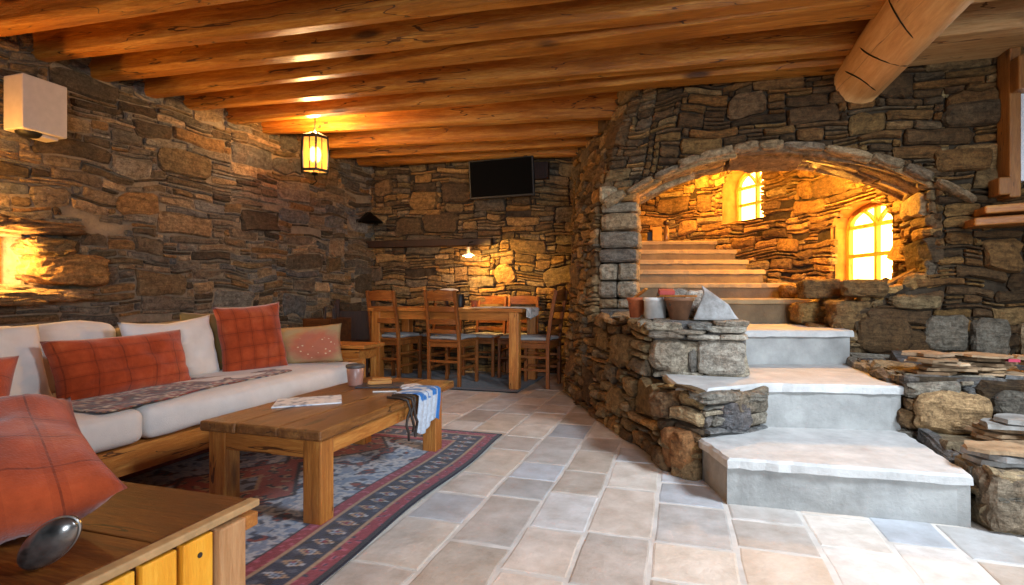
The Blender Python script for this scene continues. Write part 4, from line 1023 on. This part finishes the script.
def make_chair(label, pad=True):
    t = thing('dining_chair', label, 'chair', (0, 0, 0), 0, 'dining chairs')
    W_ = .20; D = .19
    def rear(sx): return [(sx * W_, -D, 0), (sx * W_, -D, .46), (sx * W_ * .97, -D - .03, .70), (sx * W_ * .95, -D - .085, .985)]
    for sx in (-1, 1):
        mb = MB(); p = rear(sx)
        for a, b in zip(p, p[1:]): mb.bar(a, b, .036, .036, up=(0, 1, 0))
        mb.build('leg', M['chz'], t, bevel=.004)
        mb = MB(); mb.bar((sx * (W_ + .005), D, 0), (sx * (W_ + .005), D, .455), .036, .036, up=(0, 1, 0)); mb.build('leg', M['chz'], t, bevel=.004)
    mb = MB(); mb.prism([(-.225, .225), (-.20, -.215), (.20, -.215), (.225, .225)], .452, .478); mb.build('seat', M['chx'], t, bevel=.006)
    if pad:
        mb = MB(); cushion_block(mb, (0, .01, .494), (.39, .40, .035), .015, 8, 3, .006); weld(mb.build('seat_pad', M['dusk_cushion'], t))
    mb = MB()
    for sx in (-1, 1): mb.bar((sx * .2, -D, .425), (sx * .205, D, .425), .02, .05)
    mb.bar((-.2, D, .425), (.2, D, .425), .02, .05); mb.bar((-.2, -D, .425), (.2, -D, .425), .02, .05); mb.build('seat_frame', M['chx'], t, bevel=.003)
    for z, h, q in ((.925, .095, -.068), (.79, .05, -.042), (.66, .05, -.024), (.56, .04, -.014)):
        mb = MB(); vs = []; n = 8
        for i in range(n + 1):
            x = -.19 + .38 * i / n; b = -.022 * (1 - (x / .19) ** 2); arch = .018 * (1 - (x / .19) ** 2) if h > .08 else .006 * (1 - (x / .19) ** 2)
            for (yy, zz) in ((-.009, -h / 2), (.009, -h / 2), (.009, h / 2 + arch), (-.009, h / 2 + arch)): vs.append((x, -D + q + b + yy, z + zz))
        fs = [(i * 4 + k, i * 4 + (k + 1) % 4, (i + 1) * 4 + (k + 1) % 4, (i + 1) * 4 + k) for i in range(n) for k in range(4)] + [(0, 1, 2, 3), (n * 4, n * 4 + 1, n * 4 + 2, n * 4 + 3)]
        mb.add(vs, fs); mb.build('back_slat', M['chx'], t, bevel=.003)
    for (a, b) in (((-.2, -D, .18), (-.205, D, .18)), ((.2, -D, .18), (.205, D, .18)), ((-.205, D, .24), (.205, D, .24)), ((-.2, -D, .25), (.2, -D, .25)), ((-.2, -D, .31), (-.205, D, .31)), ((.2, -D, .31), (.205, D, .31))):
        mb = MB(); mb.bar(a, b, .018, .026); mb.build('stretcher', M['chx'], t, bevel=.003)
    return t
ch0 = make_chair('ladder back wooden chair with grey pad in front of the dining table, nearest the camera')
CH = [(-2.31, 5.31, math.radians(-6), None),
      (-3.02, 5.36, math.radians(-8), 'ladder back wooden chair in front of the dining table left end, nearer the sofa'),
      (-1.43, 5.45, math.radians(84), 'wooden chair side-on at the right end of the dining table'),
      (-1.79, 6.02, math.radians(184), 'wooden chair behind the dining table, rightmost on the back wall side'),
      (-2.22, 6.03, math.radians(178), 'wooden chair behind the dining table, in the glow of the hanging lamp'),
      (-2.78, 6.00, math.radians(181), 'wooden chair behind the dining table left half, behind the nearest chair')]
for i, (x, y, r, lb) in enumerate(CH):
    o = ch0 if i == 0 else copy_tree(ch0)
    o.location = (x, y, .012); o.rotation_euler = (0, 0, r); o.scale = (.9, 1, 1)
    if lb: o['label'] = lb
    if i >= 3: o.scale = (.9, 1, .94)
# things on the dining table
mb = MB(); mb.lathe([(0, 0), (.042, 0), (.045, .01), (.045, .145), (.04, .15), (0, .15)], n=20); o = mb.build('canister', M['black_plastic']); o.location = (-2.33, 5.55, DT); tag(o, 'black cylindrical canister on the dining table', 'canister')
mb = MB(); mb.lathe([(0, 0), (.030, 0), (.040, .075), (.036, .077), (.03, .01), (0, .01)], n=20); o = mb.build('clay_cup', M['terracotta']); o.location = (-2.14, 5.50, DT); tag(o, 'small orange clay cup right of the black canister', 'cup')
bw = thing('footed_bowl', 'dark footed bowl on the dining table behind the nearest chair', 'bowl', (-2.52, 5.62, DT))
mb = MB(); mb.lathe([(0, 0), (.06, 0), (.05, .012), (.018, .03), (.018, .10), (.05, .125), (.14, .165), (.15, .185), (.142, .185), (.05, .135), (0, .13)], n=24); mb.build('bowl', M['dkz'], bw)
mb = MB(); cushion_block(mb, (.03, 0, .185), (.18, .14, .03), .012, 6, 5, .01); weld(mb.build('napkin', M['white_fab'], bw))
# small stool behind the sofa end
sb = thing('side_stool', 'small wooden stand with drawer at the far end of the sofa', 'stool', (-2.80, 4.16, 0))
mb = MB(); mb.box((.02, 0, .505), (.46, .34, .03)); mb.build('top', M['wx'], sb, bevel=.006)
mb = MB(); mb.box((0, 0, .435), (.36, .28, .085)); mb.build('drawer', M['wx'], sb, bevel=.004)
for x, y in ((-.16, -.12), (.16, -.12), (-.16, .12), (.16, .12)): mb = MB(); mb.box((x, y, .20), (.04, .04, .395)); mb.build('leg', M['wz'], sb, bevel=.003)
# dark chair by the left wall
dc = thing('dark_armchair', 'nearly black wooden chair against the left wall behind the sofa', 'chair', (-3.50, 5.22, 0), math.radians(200))
mb = MB(); mb.box((0, .0, .42), (.44, .42, .04)); mb.build('seat', M['dkz'], dc, bevel=.006)
for x in (-.2, .2):
    mb = MB(); mb.box((x, -.19, .45), (.045, .045, .90)); mb.build('leg', M['dkz'], dc, bevel=.004)
    mb = MB(); mb.box((x, .18, .20), (.045, .045, .40)); mb.build('leg', M['dkz'], dc, bevel=.004)
mb = MB(); mb.box((0, -.19, .60), (.36, .03, .34)); mb.build('backrest', M['dkz'], dc, bevel=.006)
dc2 = thing('wooden_crate', 'brown wooden crate with sticks by the left wall, left of the dark chair', 'crate', (-3.36, 4.60, 0))
mb = MB()
for x in (-.15, .15): mb.box((x, 0, .36), (.02, .34, .72))
for y in (-.16, .16): mb.box((0, y, .36), (.3, .02, .72))
mb.box((0, 0, .05), (.3, .3, .02)); mb.build('crate_box', M['dark'], dc2, bevel=.003)
for i in range(4):
    rg = random.Random(i); mb = MB(); a = (rg.uniform(-.08, .08), rg.uniform(-.08, .08), .08); mb.tube([a, (a[0] + rg.uniform(-.03, .03), a[1], .5), (a[0] + rg.uniform(-.05, .05), a[1], .82 + rg.uniform(-.06, .05))], .014, 7); mb.build('stick', M['dkz'], dc2)

# ================================================================== THINGS ON THE PARAPET AND STAIRS
PZ = .793
def pot(name, r0, r1, h, mat, loc, label, n=22, sq=False):
    t = thing(name, label, 'pot', loc)
    mb = MB(); mb.lathe([(0, 0), (r0, 0), (r1, h * .84), (r1 * 1.1, h * .85), (r1 * 1.12, h), (r1 * .98, h), (r0 * .9, .02), (0, .02)], n=n); mb.build('pot_body', mat, t)
    mb = MB(); boulder(mb, (0, 0, h * .72), (r1 * 1.7, r1 * 1.7, h * .4), random.Random(2), (1, 1, 1, 1), n=4); mb.build('soil', plain('dry_earth', '#4a3b2e', .95), t)
    return t
pot('clay_pot', .045, .06, .14, M['terracotta'], (-.29, 3.86, PZ), 'orange terracotta pot at the pillar side of the stone parapet')
pot('clay_pot', .07, .072, .14, M['cream_clay'], (-.16, 3.74, PZ), 'whitewashed clay pot between the two brown pots on the parapet')
pt = pot('clay_pot', .055, .085, .14, plain('brown_clay', '#7a5236', .8, nz=.15), (-.005, 3.62, PZ), 'brown earthenware pot in the middle of the parapet')
rg = random.Random(31)
def rock(name, c, d, col, label, rz=0, p=3, rough=.12, rot=None, group=None):
    mb = MB(); boulder(mb, (0, 0, 0), d, rg, lin(col), rz, p, rough, rot, n=8); o = mb.build(name, M['stone'], colored=True); o.location = c; return tag(o, label, 'stone', group)
# pointed white stone
mb = MB(); vs = [(-.10, -.06, 0), (.13, -.07, 0), (.15, .08, 0), (-.09, .09, 0), (-.04, -.05, .13), (.09, -.05, .07), (.09, .06, .06), (-.04, .05, .12), (-.055, 0, .165)]
mb.add(vs, [(3, 2, 1, 0), (0, 1, 5, 4), (1, 2, 6, 5), (2, 3, 7, 6), (3, 0, 4, 7), (4, 5, 8), (5, 6, 8), (6, 7, 8), (7, 4, 8)], lin('#aaa9a6'))
o = mb.build('pointed_stone', M['slate'], colored=True, bevel=.01); o.location = (.19, 3.62, PZ); o.scale = (1.15, 1.1, 1.35); tag(o, 'white pointed wedge stone on the parapet end', 'stone')
rock('rounded_stone', (-.04, 3.88, PZ + .10), (.24, .18, .20), '#97948f', 'grey rounded stone behind the pots on the parapet')
rock('white_stone', (.11, 3.82, PZ + .09), (.17, .13, .19), '#d8d6d2', 'white lump of stone behind the brown pot on the parapet')
mb = MB(); mb.prism([(-.05, -.03), (.05, -.035), (.055, .03), (-.045, .03)], 0, .028); o = mb.build('tile_shard', plain('red_tile', '#a8443a', .8), bevel=.003); o.location = (-.09, 3.74, PZ + .165); o.rotation_euler = (.25, 0, .3); tag(o, 'red tile shard wedged among the parapet pots', 'shard')
for i, (a, b, lb) in enumerate((((-.12, 3.66, PZ + .15), (.10, 3.58, PZ + .150), 'flat brown wood chip lying across the brown pot'), ((-.31, 3.86, PZ + .13), (-.22, 3.80, PZ + .20), 'short twig leaning in the terracotta pot'))):
    mb = MB(); mb.bar(a, b, .03, .012); tag(mb.build('wood_chip', M['wx'], bevel=.002), lb, 'wood')
# items at the top of the stairs
mb = MB(); mb.box((0, 0, .085), (.11, .09, .17)); o = mb.build('yellow_block', plain('yellow_ochre_block', '#c99a3c', .8), bevel=.008); o.location = (-.27, 6.92, 1.617); tag(o, 'yellow upright block at the top of the stairs', 'block')
bt = thing('bottle', 'slim bottle with round dark stopper at the top of the stairs', 'bottle', (-.16, 6.90, 1.617))
mb = MB(); mb.lathe([(0, 0), (.032, 0), (.034, .02), (.034, .14), (.015, .18), (.014, .2), (0, .2)], n=16); mb.build('bottle_body', plain('brown_glass', '#7a5a30', .25), bt)
mb = MB(); mb.lathe([(0, .185), (.03, .19), (.045, .215), (.03, .245), (0, .255)], n=14); mb.build('stopper', M['dkz'], bt)
mb = MB(); mb.box((0, 0, .06), (.06, .05, .12)); o = mb.build('dark_tin', M['black_plastic'], bevel=.005); o.location = (-.36, 6.95, 1.617); tag(o, 'dark tin left of the yellow block at the top of the stairs', 'tin')

# ================================================================== SLATE STACKS
def slate(loc, L, W_, th, rz, col, label, group, tilt=0, seed=0):
    rg = random.Random(seed); n = 12; pts = []
    for i in range(n):
        a = 2 * PI * i / n; c, s = math.cos(a), math.sin(a)
        r = 1 / ((abs(c) ** 4 + abs(s) ** 4) ** .25); k = r * rg.uniform(.66, 1.08)
        pts.append((c * k * L / 2, s * k * W_ / 2))
    mb = MB(); vs = [(x, y, rg.uniform(0, .004)) for x, y in pts] + [(x * .97 + rg.uniform(-.004, .004), y * .96, th + rg.uniform(-.003, .003)) for x, y in pts]
    mb.add(vs, [tuple(range(n - 1, -1, -1)), tuple(range(n, 2 * n))] + [(i, (i + 1) % n, n + (i + 1) % n, n + i) for i in range(n)], lin(col))
    o = mb.build('slate_slab', M['slate'], colored=True); o.location = loc; o.rotation_euler = (tilt, rg.uniform(-.03, .03), rz); return tag(o, label, 'slab', group)
SC = ['#b89a78', '#a2845f', '#c4aa88', '#8f7456', '#ab8f6e', '#9a8064']
rg = random.Random(99)
ordn = ['lowest', 'second', 'third', 'fourth', 'fifth', 'topmost']
k = 0
for ci, (cx, nm) in enumerate(((1.36, 'left'), (1.62, 'middle'), (1.92, 'right'))):
    z = .522
    for j in range(6):
        th = rg.uniform(.010, .022)
        slate((cx + rg.uniform(-.07, .07), 3.58 + rg.uniform(-.06, .05), z), rg.uniform(.20, .36), rg.uniform(.2, .32), th, rg.uniform(-.6, .6), rg.choice(SC), '%s tan slate slab of the %s pile on the ledge right of the stairs' % (ordn[j] if j < 5 else 'topmost', nm), 'slates on the upper ledge', seed=k)
        z += th + .004; k += 1
for (x, y, z0, n_, nm) in ((1.30, 2.78, .242, 3, 'front pile by the first step'), (1.58, 2.86, .242, 4, 'front pile at the right edge'), (1.52, 3.14, .242, 6, 'rear pile against the ledge')):
    z = z0
    for j in range(n_):
        th = rg.uniform(.016, .026)
        slate((x + rg.uniform(-.03, .03), y + rg.uniform(-.03, .03), z), rg.uniform(.26, .36), .22, th, rg.uniform(-.5, .3), rg.choice(SC + ['#a7a39c', '#9a9894']), '%s slate slab in the low %s' % (ordn[min(j, 5)] if j < n_ - 1 else 'topmost', nm), 'slates on the low ledge', seed=k)
        z += th + .003; k += 1
mb = MB(); mb.box((0, 0, .008), (.05, .03, .014)); o = mb.build('paint_scrap', plain('pink_red_scrap', '#b0324c', .7)); o.location = (1.66, 3.47, .60); tag(o, 'small crimson scrap on the front of the slate pile', 'scrap')
